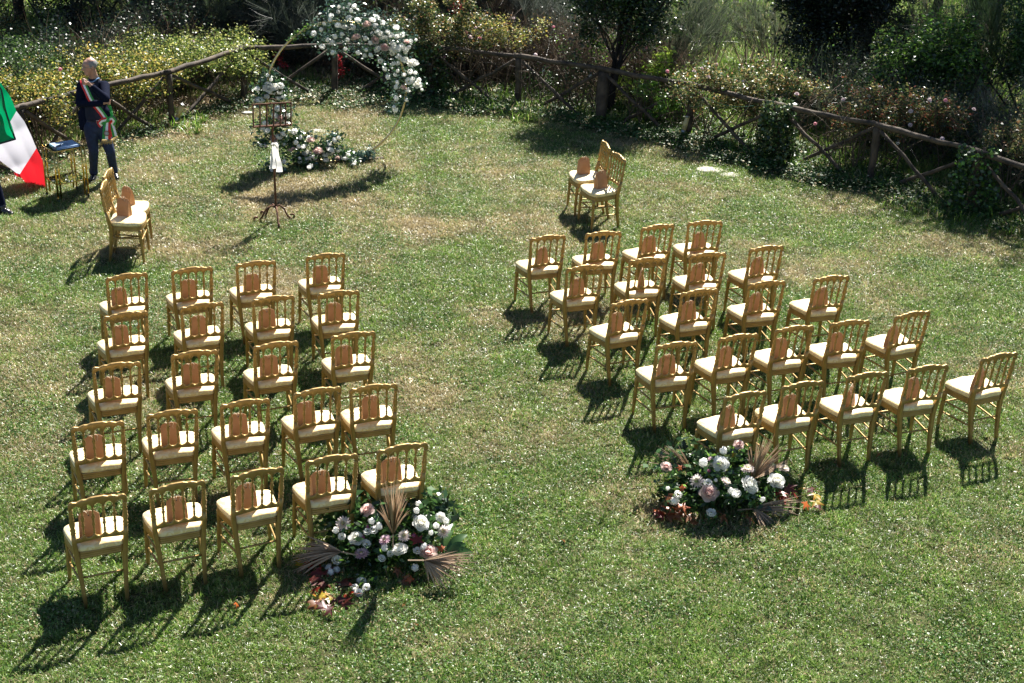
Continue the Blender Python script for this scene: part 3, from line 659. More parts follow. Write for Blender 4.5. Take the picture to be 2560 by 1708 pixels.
def rose_bush(label, base, w_, d_, h, nstem, nleaf, cols, size=.036, zc=.72, zr=.30, k=60, blooms=(), shell=.5, name='rose_bush', extra=None, boxy=False):
    t = thing(name, label, 'rose bush', base, 0, 'rose bushes along the rustic fence'); b0 = np.asarray(base, float)
    g = G()
    for _ in range(nstem):
        a = rng.uniform(0, 6.283); s = (rng.uniform(-.42, .42) * w_, rng.uniform(-.3, .3) * d_, 0)
        P = wand(g, s, (math.cos(a) * .35, math.sin(a) * .3, 1), h * rng.uniform(.7, 1.05), .011, .5, 6, 4)
        for _ in range(3):
            q = P[rng.integers(1, 5)]; wand(g, q, (rng.normal(0, .8), rng.normal(0, .8), .7), h * .4, .006, .5, 4, 3)
    g.build('stems', MAT['stem'], t, col=False)
    P = clumps(nleaf, (0, 0, h * zc), np.array((w_ / 2, d_ / 2, h * zr)), k, .065, shell); P[:, 2] = np.abs(P[:, 2])
    if boxy:                                # clipped hedge: filled to its corners, ragged on top
        cc = rng.uniform(-1, 1, (k * 2, 3)); cc[:, 2] = rng.random(k * 2) ** .7 * 2 - 1; P = cc[rng.integers(0, k * 2, nleaf)] * (w_ / 2, d_ / 2, h * zr * .85) + (0, 0, h * zc) + rng.normal(0, 1, (nleaf, 3)) * (.09, .09, .07); P[:, 2] = np.abs(P[:, 2])
    gs = [(P, size, jit_cols(nleaf, cols, j=.35), .62)]
    if extra: gs += extra(t)
    leafy('foliage', t, gs)
    for px, py, Y, kind in blooms:
        p = atY(px, py, Y) - b0; use('blossom', BL_PINK if kind else BL_PALE, t, p, (R(35) + rng.normal(0, .2), 0, rng.normal(0, .5)), rng.uniform(.65, .95))
    return t
def at2(px, py, Y): p = atY(px, py, Y); return (p[0], p[1], 0)

# hedge of yellowing roses at left, three bushes along the fence line
def hb(x, y): return (x, y, 0)
rose_bush('dark green bushy rose at far left behind the flag', hb(-7.9, 20.8), 2.6, 1.7, 1.20, 26, 24000, DGREEN + [(.09, .15, .035)], .042, .70, .30, 70, boxy=True)
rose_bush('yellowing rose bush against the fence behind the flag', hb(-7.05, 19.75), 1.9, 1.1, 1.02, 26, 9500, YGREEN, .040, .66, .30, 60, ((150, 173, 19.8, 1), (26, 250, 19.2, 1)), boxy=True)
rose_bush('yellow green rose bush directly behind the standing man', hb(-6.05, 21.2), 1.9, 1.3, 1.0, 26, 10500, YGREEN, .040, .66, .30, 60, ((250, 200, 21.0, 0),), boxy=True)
rose_bush('wide lime green rose mound over the fence rail left of the arch', hb(-5.1, 22.75), 2.1, 1.5, .92, 34, 17000, [(.34, .38, .10), (.48, .48, .15), (.18, .25, .05), (.06, .11, .025), (.10, .16, .035)], .040, .68, .30, 80, ((482, 102, 22.4, 0), (565, 158, 22.3, 0), (420, 179, 21.6, 1)), boxy=True)  # darker leaf tones paint the shaded gaps of the mound
rose_bush('rose bush hanging over the rail behind the white arch', hb(-1.25, 23.35), 1.9, 1.0, 1.5, 26, 13000, ROSEG + DGREEN, .040, .68, .34, 70,
          ((1021, 50, 23.3, 0), (1036, 44, 23.4, 0), (1111, 141, 23.1, 1), (1072, 50, 23.3, 0), (1143, 90, 23.3, 1), (1166, 80, 23.3, 1), (1176, 92, 23.2, 0)))
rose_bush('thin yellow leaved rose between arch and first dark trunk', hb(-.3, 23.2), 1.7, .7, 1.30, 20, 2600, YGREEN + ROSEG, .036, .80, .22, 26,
          ((1200, 94, 23.2, 1), (1284, 45, 23.4, 0), (1339, 137, 22.7, 0), (1189, 69, 23.3, 0), (1384, 67, 23.3, 1)))
rose_bush('sparse leggy rose bush in front of the dark holm oak', hb(1.3, 22.7), 1.6, .6, 1.35, 18, 1500, FRESH + DGREEN, .036, .75, .25, 20, ((1556, 116, 22.6, 1), (1569, 114, 22.6, 0), (1615, 119, 22.4, 1), (1611, 85, 22.6, 1)))
rose_bush('bronze leaved rose bush spilling over the rail in middle right', hb(3.25, 21.1), 2.3, 1.1, 1.12, 34, 10500, ROSEG + DGREEN[:2], .040, .70, .33, 60,
          ((1735, 177, 21.0, 0), (1755, 170, 21.0, 0), (1791, 160, 21.2, 0), (1770, 191, 20.9, 0), (1858, 202, 20.8, 0), (1669, 178, 21.3, 1), (1992, 234, 20.6, 0)))
rose_bush('rust tipped rose bush left of the ivy covered post', hb(5.15, 19.95), 2.2, 1.1, 1.16, 34, 9000, ROSEG + DGREEN[:2] + [(.34, .10, .05)], .040, .70, .33, 60,
          ((2038, 309, 20.0, 1), (2172, 240, 19.9, 0), (2200, 218, 20.0, 0), (2108, 248, 20.0, 0), (2277, 277, 19.6, 0), (2364, 250, 19.5, 1), (2276, 312, 19.5, 0)))
rose_bush('rose bush at right edge with pale buds above the rail', hb(6.7, 18.6), 1.8, 1.0, 1.25, 26, 5000, ROSEG + DGREEN, .036, .72, .28, 50, ((2325, 249, 19.3, 0), (2356, 346, 18.6, 0), (2435, 272, 18.6, 0)))
rose_bush('bare stemmed rose under the rail at the second bay', hb(.6, 22.5), 1.7, .6, .95, 26, 900, DGREEN, .034, .6, .3, 14)
rose_bush('tangle of bare rose stems below the rail near the right lamp', hb(2.2, 21.75), 1.6, .6, .85, 26, 2400, FRESH, .040, .45, .35, 18)

def ivy(label, i, n, hh=.8, r=.14, cols=DGREEN):
    x, y = FENCE[i]; t = thing('ivy', label, 'ivy', (x, y, 0), 0, 'ivy climbing the fence posts')
    a = rng.uniform(0, 6.283, n); z = rng.random(n) ** 1.2 * hh; rr = r * (.6 + .7 * rng.random(n)) * (1.3 - .4 * z / hh)
    P = np.stack([np.cos(a) * rr, np.sin(a) * rr, z], 1)
    leafy('foliage', t, [(P, .055, jit_cols(n, cols), .85)], MAT['gloss_leaf'])
    g = G()
    for k in range(6):
        th = rng.uniform(0, 6.28); z = np.linspace(0, hh, 8); g.tube(np.stack([np.cos(th + z * 2) * .075, np.sin(th + z * 2) * .075, z], 1), .007, 4)
    g.build('vines', MAT['stem'], t, col=False)
ivy('dark ivy covering the fence post behind the arch', 7, 1500, .85, .26)
ivy('dense ivy mass on the fence post in the middle right', 11, 2200, .85, .20, DGREEN + ROSEG[:1])
ivy('bright ivy leaves over the top of the right hand post', 13, 1600, .86, .22, DGREEN + FRESH[:1])

# brooms
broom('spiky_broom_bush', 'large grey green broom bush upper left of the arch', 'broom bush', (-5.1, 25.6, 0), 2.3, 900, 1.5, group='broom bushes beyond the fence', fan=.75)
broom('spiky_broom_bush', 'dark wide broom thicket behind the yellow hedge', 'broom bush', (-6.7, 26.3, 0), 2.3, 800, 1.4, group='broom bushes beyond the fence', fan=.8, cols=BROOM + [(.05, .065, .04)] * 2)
broom('spiky_broom_bush', 'silvery broom with long arching tips left of the arch top', 'broom bush', (-3.6, 25.0, 0), 1.9, 700, 1.2, cols=[(.15, .175, .14), (.06, .08, .055), (.03, .04, .025)], group='broom bushes beyond the fence', fan=.9)
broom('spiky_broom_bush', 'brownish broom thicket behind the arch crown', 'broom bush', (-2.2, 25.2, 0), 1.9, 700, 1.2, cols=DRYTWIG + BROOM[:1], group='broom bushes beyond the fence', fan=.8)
broom('spiky_broom_bush', 'tawny twiggy broom right of the arch', 'broom bush', (-1.0, 25.6, 0), 2.1, 700, 1.1, cols=DRYTWIG, group='broom bushes beyond the fence', fan=.6)
broom('spiky_broom_bush', 'drooping silver grey broom in the upper middle', 'broom bush', (.3, 25.2, 0), 2.0, 800, 1.1, cols=[(.15, .17, .145), (.06, .075, .055), (.03, .04, .03)], group='broom bushes beyond the fence', fan=.8)
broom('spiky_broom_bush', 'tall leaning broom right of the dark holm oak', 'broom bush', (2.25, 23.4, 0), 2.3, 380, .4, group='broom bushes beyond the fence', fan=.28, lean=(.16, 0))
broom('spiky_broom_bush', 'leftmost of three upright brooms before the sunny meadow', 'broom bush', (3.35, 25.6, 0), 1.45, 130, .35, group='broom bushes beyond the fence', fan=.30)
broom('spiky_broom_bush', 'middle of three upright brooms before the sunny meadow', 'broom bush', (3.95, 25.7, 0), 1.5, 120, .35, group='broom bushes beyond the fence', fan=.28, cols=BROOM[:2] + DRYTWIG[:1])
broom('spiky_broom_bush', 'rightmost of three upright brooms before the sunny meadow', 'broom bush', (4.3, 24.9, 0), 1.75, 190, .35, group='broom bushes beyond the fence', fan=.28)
broom('spiky_broom_bush', 'grey feathery broom at the right edge of the photo', 'broom bush', (7.6, 19.6, 0), 1.7, 620, .9, cols=[(.17, .19, .16), (.08, .10, .08), (.03, .04, .03)], group='broom bushes beyond the fence', fan=.9, lean=(-.3, 0))
broom('spiky_broom_bush', 'deep green broom upper right above the leafy shrub', 'broom bush', (7.4, 23.2, 0), 2.4, 800, 1.2, cols=[(.03, .06, .02), (.06, .10, .04)], group='broom bushes beyond the fence', fan=.6)
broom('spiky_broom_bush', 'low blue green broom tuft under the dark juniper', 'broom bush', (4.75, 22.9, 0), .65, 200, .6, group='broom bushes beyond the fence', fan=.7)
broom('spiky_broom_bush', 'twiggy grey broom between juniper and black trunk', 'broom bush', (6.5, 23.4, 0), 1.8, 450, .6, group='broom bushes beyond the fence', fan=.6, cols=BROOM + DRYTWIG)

def shrub(name, label, cat, base, w_, d_, h, n, cols, size=.05, k=80, zc=.55, zr=.48, group=None, material=None, asp=.6, ntr=8, spread=.10, shell=.5):
    t = thing(name, label, cat, base, 0, group)
    g = G()
    for _ in range(ntr):
        a = rng.uniform(0, 6.283); wand(g, (math.cos(a) * w_ * .12, math.sin(a) * d_ * .12, 0), (math.cos(a) * .5, math.sin(a) * .5, 1), h * .8, .022, .3, 6, 5)
    g.build('stems', MAT['bark'], t, col=False)
    P = clumps(n, (0, 0, h * zc), np.array((w_ / 2, d_ / 2, h * zr)), k, spread, shell); P[:, 2] = np.abs(P[:, 2])
    leafy('foliage', t, [(P, size, jit_cols(n, cols), asp)], material or MAT['leaf'])
    return t
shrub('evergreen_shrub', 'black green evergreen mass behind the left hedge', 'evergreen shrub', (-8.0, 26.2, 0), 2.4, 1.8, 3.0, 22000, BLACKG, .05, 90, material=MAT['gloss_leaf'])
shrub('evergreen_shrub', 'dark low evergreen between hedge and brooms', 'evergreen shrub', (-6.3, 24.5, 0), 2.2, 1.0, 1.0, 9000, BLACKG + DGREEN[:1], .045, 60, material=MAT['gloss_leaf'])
shrub('evergreen_shrub', 'pale dusty shrub at the upper left corner', 'evergreen shrub', (-9.3, 25.6, 0), 1.5, 1.2, 1.0, 6000, DGREEN + ROSEG, .04, 50)
shrub('leafy_shrub', 'bright green leafy shrub at upper right', 'leafy shrub', (6.1, 21.6, 0), 2.0, 1.1, 1.85, 12000, FRESH + DGREEN, .065, 60, asp=.5)
shrub('leafy_shrub', 'deep green shrub filling the upper right corner', 'leafy shrub', (7.9, 21.7, 0), 2.2, 1.4, 2.3, 14000, DGREEN + FRESH[2:], .05, 80)
shrub('leafy_shrub', 'lime sunlit sapling leaves behind the rail near middle right', 'leafy shrub', (2.05, 22.6, 0), 1.3, .6, .95, 1700, [(.26, .42, .05), (.36, .48, .08)], .075, 16, zc=.5)
shrub('leafy_shrub', 'dark bushy shrub behind the fence right of the arch', 'leafy shrub', (-1.8, 24.2, 0), 1.6, .8, 1.35, 7000, DGREEN + BLACKG, .045, 60)
# dark tangled undergrowth: a band nobody could count
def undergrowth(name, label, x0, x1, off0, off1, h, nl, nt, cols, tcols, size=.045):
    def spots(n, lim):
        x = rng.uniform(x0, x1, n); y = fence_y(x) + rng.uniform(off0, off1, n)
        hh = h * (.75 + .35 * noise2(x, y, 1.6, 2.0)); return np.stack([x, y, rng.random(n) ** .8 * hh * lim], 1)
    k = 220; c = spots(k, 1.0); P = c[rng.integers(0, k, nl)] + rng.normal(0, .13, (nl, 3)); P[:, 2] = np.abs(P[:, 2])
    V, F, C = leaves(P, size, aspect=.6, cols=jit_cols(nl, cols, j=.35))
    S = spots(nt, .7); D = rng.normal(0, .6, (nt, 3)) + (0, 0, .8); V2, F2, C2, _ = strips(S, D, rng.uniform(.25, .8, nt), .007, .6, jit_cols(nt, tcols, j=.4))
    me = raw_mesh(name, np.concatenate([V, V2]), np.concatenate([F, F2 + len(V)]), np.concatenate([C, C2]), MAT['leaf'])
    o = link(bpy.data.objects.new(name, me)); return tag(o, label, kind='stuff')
undergrowth('undergrowth', 'tangled undergrowth with shade in its dark leaf colour behind the left hedge', -9.5, -3.0, 2.0, 4.2, 1.35, 34000, 8000, BLACKG + BLACKG + DGREEN[:1], DRYTWIG)  # near black leaves stand in for the shade behind the hedge
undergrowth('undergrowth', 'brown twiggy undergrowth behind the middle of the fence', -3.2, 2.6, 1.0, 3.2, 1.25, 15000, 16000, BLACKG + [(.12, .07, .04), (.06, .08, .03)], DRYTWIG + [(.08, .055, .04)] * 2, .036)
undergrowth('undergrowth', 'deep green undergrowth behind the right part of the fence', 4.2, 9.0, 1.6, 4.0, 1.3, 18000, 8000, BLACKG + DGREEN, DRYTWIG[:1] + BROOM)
# red virginia creeper
def creeper(label, pts, n=500):
    b = at(*pts[0][:2]); base = np.array([pts[0][3], pts[0][2], 0.]); t = thing('red_creeper', label, 'creeper', base, 0, 'red creeper strands')
    P = []; g = G()
    W = np.array([atY(px, py, Y) for px, py, Y, _ in pts]) - base
    g.tube(W, .006, 4); g.build('vines', MAT['stem'], t, col=False)
    for i in range(len(W) - 1):
        m = n // (len(W) - 1); tt = rng.random((m, 1)); P.append(W[i] + (W[i + 1] - W[i]) * tt + rng.normal(0, .045, (m, 3)))
    P = np.concatenate(P); leafy('foliage', t, [(P, .045, jit_cols(len(P), [(.42, .02, .03), (.25, .015, .02), (.5, .05, .04)]), .6)])
creeper('red creeper strand hanging in the bushes right of the arch', [(1141, -30, 24.2, -1.0), (1144, 20, 24.2, 0), (1150, 60, 24.2, 0)], 420)
creeper('red creeper seen through the arch ring', [(845, 140, 23.5, -2.9), (850, 165, 23.5, 0), (846, 190, 23.5, 0)], 160)
creeper('red creeper low behind the rail left of the middle post', [(700, 130, 23.9, -3.8), (690, 150, 23.9, 0), (715, 165, 23.9, 0)], 130)

# ------------------------------------------------------------------ trees
def tree(name, label, base, trunk, crown_c, crown_r, n, cols, size=.09, k=120, group='trees beyond the fence', spread=.16, tr=.13, multi=1, material=None, shell=.45):
    t = thing(name, label, 'tree', base, 0, group); b = np.asarray(base, float); c = np.asarray(crown_c, float) - b
    g = G(); tips = []
    for m in range(multi):
        a = rng.uniform(0, 6.28); s = np.array((math.cos(a), math.sin(a), 0)) * (tr * 1.6 if multi > 1 else 0)
        top = c + (rng.normal(0, .15, 3) * crown_r if multi > 1 else 0); q = np.linspace(0, 1, 8)[:, None]
        P = s * (1 + q) + (top - s) * q + rng.normal(0, .035, (8, 3)) * np.sin(q * np.pi); g.tube(P, tr * (1.15 - .75 * q[:, 0]), 10); tips.append(P)
    g.build('trunk', MAT['bark'], t, col=False)
    g = G()
    for m in range(16 if multi == 1 else 22):
        P = tips[m % multi]; q = P[rng.integers(3, 7)]; d = rng.normal(0, 1, 3); d[2] = abs(d[2]) * .6; d /= np.linalg.norm(d)
        e = c + d * np.asarray(crown_r) * .8; s = np.linspace(0, 1, 6)[:, None]; PP = q + (e - q) * s + rng.normal(0, .06, (6, 3)) * np.sin(s * np.pi)
        g.tube(PP, np.linspace(tr * .4, .012, 6), 6)
    g.build('limbs', MAT['bark'], t, col=False)
    P = clumps(n, c, np.asarray(crown_r), k, spread, shell)
    leafy('crown', t, [(P, size, jit_cols(n, cols), .55)], material or MAT['gloss_leaf'])
    return t
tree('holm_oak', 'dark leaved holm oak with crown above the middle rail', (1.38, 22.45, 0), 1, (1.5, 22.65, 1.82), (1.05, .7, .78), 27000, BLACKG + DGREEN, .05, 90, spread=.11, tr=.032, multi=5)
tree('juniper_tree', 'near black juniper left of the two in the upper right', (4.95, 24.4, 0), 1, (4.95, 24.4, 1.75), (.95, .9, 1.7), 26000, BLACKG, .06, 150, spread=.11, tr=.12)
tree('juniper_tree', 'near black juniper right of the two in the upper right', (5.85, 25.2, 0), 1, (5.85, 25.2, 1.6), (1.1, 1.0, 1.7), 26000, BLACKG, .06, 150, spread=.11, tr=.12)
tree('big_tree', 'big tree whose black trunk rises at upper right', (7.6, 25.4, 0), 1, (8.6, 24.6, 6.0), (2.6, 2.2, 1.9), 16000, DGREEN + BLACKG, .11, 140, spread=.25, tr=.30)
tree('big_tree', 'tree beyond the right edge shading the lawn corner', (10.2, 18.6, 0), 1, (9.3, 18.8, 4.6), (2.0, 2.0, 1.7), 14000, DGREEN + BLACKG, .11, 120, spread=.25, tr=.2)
for x, y, z, lb in ((-9.3, 27.4, 3.4, 'slim added shade tree behind the upper left corner shrub'), (-6.9, 27.6, 3.3, 'slim added shade tree behind the wide broom thicket'), (-4.6, 27.5, 3.3, 'slim added shade tree behind the large grey broom'), (-2.4, 27.8, 3.3, 'slim added shade tree behind the arch crown brooms'), (-.2, 27.9, 3.3, 'slim added shade tree behind the tawny broom'), (7.6, 27.4, 3.6, 'slim added shade tree behind the upper right brooms')):  # extra row added to shade the ground behind the fence
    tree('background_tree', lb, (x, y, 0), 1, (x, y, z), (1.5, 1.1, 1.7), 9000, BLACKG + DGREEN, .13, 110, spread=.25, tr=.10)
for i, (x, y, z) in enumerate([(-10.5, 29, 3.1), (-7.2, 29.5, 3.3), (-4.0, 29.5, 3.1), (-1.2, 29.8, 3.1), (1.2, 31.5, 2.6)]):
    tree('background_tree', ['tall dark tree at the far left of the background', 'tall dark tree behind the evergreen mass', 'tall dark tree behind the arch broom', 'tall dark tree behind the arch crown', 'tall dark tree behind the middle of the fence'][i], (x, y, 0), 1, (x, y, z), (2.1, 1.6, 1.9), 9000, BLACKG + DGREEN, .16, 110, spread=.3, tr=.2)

# ------------------------------------------------------------------ cut flowers (unit radius, facing +z)
def petals(g, n, r0, r1, z0, z1, w_, cup, col, tw=0.0, wav=.05, nu=4, nv=4):
    for j in range(n):
        a = (j + tw) * 2 * np.pi / n + rng.normal(0, .06); o = np.array((math.cos(a), math.sin(a), 0)); s = np.array((-o[1], o[0], 0)); P = []
        k = rng.uniform(.92, 1.08); c = np.clip(np.array(col) * rng.uniform(.93, 1.05), 0, .96)
        for v in np.linspace(0, 1, nv):
            row = []
            for u in np.linspace(-1, 1, nu):
                ww = w_ * (math.sin(math.pi * (.18 + .67 * v)) ** .8)
                rr = (r0 + (r1 - r0) * v ** cup) * k
                row.append(o * rr * (1 - .10 * u * u * v) + s * u * ww + np.array((0, 0, z0 + (z1 - z0) * v ** (2 - cup if cup < 2 else .5) + .10 * u * u * w_ + wav * math.sin(u * 5 + j) * v)))
            P.append(row)
        g.grid(P, col=c)
def fl_rose(name, col, inner):
    g = G(); g.sphere((0, 0, .28), (.20, .20, .26), 7, 5, col=inner)
    petals(g, 4, .10, .26, .0, .62, .26, .6, inner, .2); petals(g, 5, .16, .42, -.05, .60, .34, .7, np.array(inner) * .5 + np.array(col) * .5, .5)
    petals(g, 5, .2, .62, -.12, .48, .42, .8, col, .1); petals(g, 6, .22, .86, -.18, .26, .50, .9, col, .6); petals(g, 6, .25, 1.05, -.22, .02, .52, 1.0, col, .3, .09)
    return g.mesh(name, MAT['petal'])
def fl_lis(name, col):
    g = G(); g.sphere((0, 0, .12), (.17, .17, .16), 6, 4, col=(.50, .50, .12)); 
    petals(g, 5, .12, .60, -.10, .62, .40, .6, col, .0); petals(g, 6, .22, .90, -.45, .35, .50, .6, col, .5, .07)
    return g.mesh(name, MAT['petal'])
def fl_dahlia(name, col, inner):
    g = G(); g.sphere((0, 0, .26), (.22, .22, .16), 7, 5, col=(.62, .58, .30))
    for k, (n, r, z1, c) in enumerate([(9, .45, .52, .1), (12, .65, .42, .4), (14, .85, .26, .8), (15, 1.0, .06, 1.)]):
        petals(g, n, .12, r, -.05, z1, .14, .9, np.array(inner) * (1 - c) + np.array(col) * c, .5 * k, .02, 3, 3)
    return g.mesh(name, MAT['petal'])
def fl_bud(name, col):
    g = G(); g.sphere((0, 0, .1), (.62, .62, .85), 8, 7, col=col); petals(g, 4, .3, .72, -.6, .55, .5, .5, col, .2, .04, 4, 4)
    g.sphere((0, 0, -.7), (.34, .34, .25), 6, 4, col=(.12, .22, .05)); return g.mesh(name, MAT['petal'])
WHT, CRM, PNK, PAL = (.95, .94, .90), (.94, .91, .80), (.86, .62, .56), (.88, .76, .76)
FM = dict(r=[fl_rose('white_rose', WHT, CRM) for _ in range(2)], p=[fl_rose('blush_rose', (.82, .66, .61), PNK) for _ in range(2)], l=[fl_lis('white_lisianthus', WHT) for _ in range(3)],
          d=[fl_dahlia('pale_dahlia', PAL, (.84, .80, .68))], k=[fl_dahlia('pink_dahlia', (.80, .56, .66), (.84, .68, .70))], b=[fl_bud('white_bud', WHT) for _ in range(2)], m=[fl_bud('mauve_bud', (.42, .14, .26))])
FN = dict(r='white_rose', p='blush_rose', l='white_lisianthus', d='pale_dahlia', k='pink_dahlia', b='white_bud', m='mauve_bud')
def put_flower(parent, kind, P, r, face=(0, -.55, .8), jit=.3):
    d = Vector([face[i] + rng.normal(0, jit) for i in range(3)]); q = d.to_track_quat('Z', 'Y')
    e = (q @ Matrix.Rotation(rng.uniform(0, 6.28), 4, 'Z').to_quaternion()).to_euler()
    return use(FN[kind], FM[kind][rng.integers(len(FM[kind]))], parent, P, e, r)

def maple_mesh(name, c1, c2):
    pts = []; lob = [(90, 1.0), (38, .88), (-18, .62), (142, .88), (198, .62)]
    seq = [(-90, .10), (-50, .22), (-18, .62), (8, .34), (38, .88), (62, .40), (90, 1.0), (118, .40), (142, .88), (172, .34), (198, .62), (230, .22)]
    V = [(0, 0, 0)]; C = [c1]
    for i, (a, r) in enumerate(seq):
        a = math.radians(a); V.append((math.cos(a) * r, math.sin(a) * r, -.25 * r * r + rng.normal(0, .08))); C.append(c2 if r > .5 else c1)
    g = G(); F = [(0, i, i % 12 + 1) for i in range(1, 13)]; g.add(V, F); g.c = [np.array(C, float)]
    g.tube([(0, 0, 0), (0, -.5, -.03), (.05, -.9, -.1)], .02, 3, col=(.3, .05, .03))
    return g.mesh(name, MAT['leaf'])
MAPLE = {'red': maple_mesh('maple_leaf', (.20, .022, .010), (.30, .028, .012)), 'wine': maple_mesh('maple_leaf', (.085, .014, .010), (.13, .022, .015)), 'orange': maple_mesh('maple_leaf', (.50, .13, .02), (.42, .05, .015)),
         'yellow': maple_mesh('maple_leaf', (.42, .34, .03), (.50, .16, .02)), 'brown': maple_mesh('maple_leaf', (.22, .08, .025), (.30, .12, .03))}
def fan(parent, basep, tips, n=None, label=None, wd=.012, curve=.12, droop=.03):
    wd = wd * 1.45; n = int((n or 26) * 1.35)
    """dried palm fan: pleated leaflets spreading from one stalk"""
    tips = np.array(tips, float); k = len(tips); n = n or 26; tt = np.linspace(0, k - 1, n); g = G(); b = np.asarray(basep, float)
    T = np.stack([np.interp(tt, np.arange(k), tips[:, i]) for i in range(3)], 1)
    for i in range(n):
        e = b + (T[i] - b) * rng.uniform(.72, 1.08) + rng.normal(0, .018, 3); s = np.linspace(0, 1, 7)[:, None]
        P = b + (e - b) * s; P[:, 2] -= droop * (s[:, 0] ** 3) * rng.uniform(0, 2.2); P += rng.normal(0, curve * .04, 3) * s ** 2
        d = (e - b) / np.linalg.norm(e - b); sd = np.cross(d, (0, -.4, .9)); sd /= np.linalg.norm(sd); nn = np.cross(sd, d)
        w_ = wd * np.array([.25, .8, 1, .85, .55, .3, .06]); L_ = P - sd * w_[:, None] * .5 + nn * w_[:, None] * .35; R_ = P + sd * w_[:, None] * .5 + nn * w_[:, None] * .35
        g.grid(np.stack([L_, P, R_], 1))
    d = b - T.mean(0); d /= np.linalg.norm(d); g.tube([b, b + d * .12 + (0, 0, -.03)], .006, 5)
    o = g.build('palm_fan', MAT['palm'], parent, smooth=False, col=False)
    if label: o['label'] = label
    return o
def on_dome(px, py, C, Rr, sc=1.0):
    o = np.array([0, 0, CH]); d = FW + RV * (px - 1280) / FPX - UV * (py - 854) / FPX
    a = (o - C) / Rr; b = d / Rr; A = b @ b; B = 2 * a @ b; c = a @ a - sc; D = B * B - 4 * A * c
    t = (-B - math.sqrt(D)) / (2 * A) if D > 0 else -B / (2 * A)
    P = o + d * t
    if P[2] < .04: P = at(px, py, .05)
    return P, D > 0
GRN = [(.03, .075, .02), (.05, .12, .03), (.08, .17, .045), (.025, .05, .02)]
BIGLEAF = None
def long_leaf(parent, p0, p1, w_, col, name='long_leaf'):
    p0, p1 = np.asarray(p0), np.asarray(p1); d = p1 - p0; L = np.linalg.norm(d); sd = np.cross(d / L, (0, -.5, .8)); sd /= np.linalg.norm(sd); P = []
    for v in np.linspace(0, 1, 7):
        c = p0 + d * v + np.array((0, 0, .12 * L * math.sin(math.pi * v))); ww = w_ * math.sin(math.pi * (.06 + .9 * v)) ** .8
        P.append([c - sd * ww + (0, 0, ww * .3), c, c + sd * ww + (0, 0, ww * .3)])
    return G().grid(P, col=col).build(name, MAT['gloss_leaf'], parent)
def arrangement(label, C, Rr, fl, rpx, conv, maples, fans, nleaf):
    C = np.array(C, float); Rr = np.array(Rr, float); t = thing('flower_arrangement', label, 'flower arrangement', C, 0, 'floor flower arrangements beside the aisle')
    leafP = clumps(nleaf, (0, 0, Rr[2] * .30), Rr * (.80, .80, .62), 60, .05, .5); leafP = leafP[leafP[:, 2] > .02]
    gs = [(leafP, .078, jit_cols(len(leafP), GRN), .52)]
    F = []
    for X, Y, k, r in fl:
        px, py = conv(X, Y); P, hit = on_dome(px, py, C, Rr); rad = r * rpx / FPX * np.linalg.norm(P - (0, 0, CH)) * (1.2 if k != 'b' else 1.3)
        put_flower(t, k, P - C, rad, (rng.normal(0, .2), -.42, .85), .25); F.append(P - C)
    F = np.array(F); g = G()
    for f in F:
        b0 = np.array((f[0] * .35, f[1] * .35, .03)); s = np.linspace(0, 1, 5)[:, None]; g.tube(b0 + (f - b0) * s + (0, 0, .02) * np.sin(s * np.pi), .004, 4, col=(.07, .14, .03))
    g.build('stems', MAT['leaf'], t)
    q = F[rng.integers(0, len(F), 700)] * rng.uniform(.72, .97, (700, 1)) + rng.normal(0, .035, (700, 3)) - (0, 0, .02); q[:, 2] = np.maximum(q[:, 2], .02)
    gs.append((q, .055, jit_cols(700, GRN + FRESH[1:2]), .5)); leafy('foliage', t, gs, MAT['gloss_leaf'])
    for X, Y, k, r in maples:
        px, py = conv(X, Y); P, hit = on_dome(px, py, C, Rr, 1.05)
        if not hit: P = at(px, py, rng.uniform(.05, .10))
        rad = r * rpx / FPX * np.linalg.norm(P - (0, 0, CH)); d = Vector((rng.normal(0, .35), -.35 + rng.normal(0, .3), 1)); e = (d.to_track_quat('Z', 'Y') @ Matrix.Rotation(rng.uniform(0, 6.28), 4, 'Z').to_quaternion()).to_euler()
        use('maple_leaf', MAPLE[k], t, P - C, e, rad * 1.45)
    for bx, by, bz, tips, n, lab in fans:
        px, py = conv(bx, by); b = at(px, py, bz); tp = []
        for X, Y, z in tips: q = conv(X, Y); tp.append(at(q[0], q[1], z) - C)
        fan(t, b - C, tp, n, lab)
    return t
c1 = lambda X, Y: (720 + X * .53571, 1080 + Y * .53571)
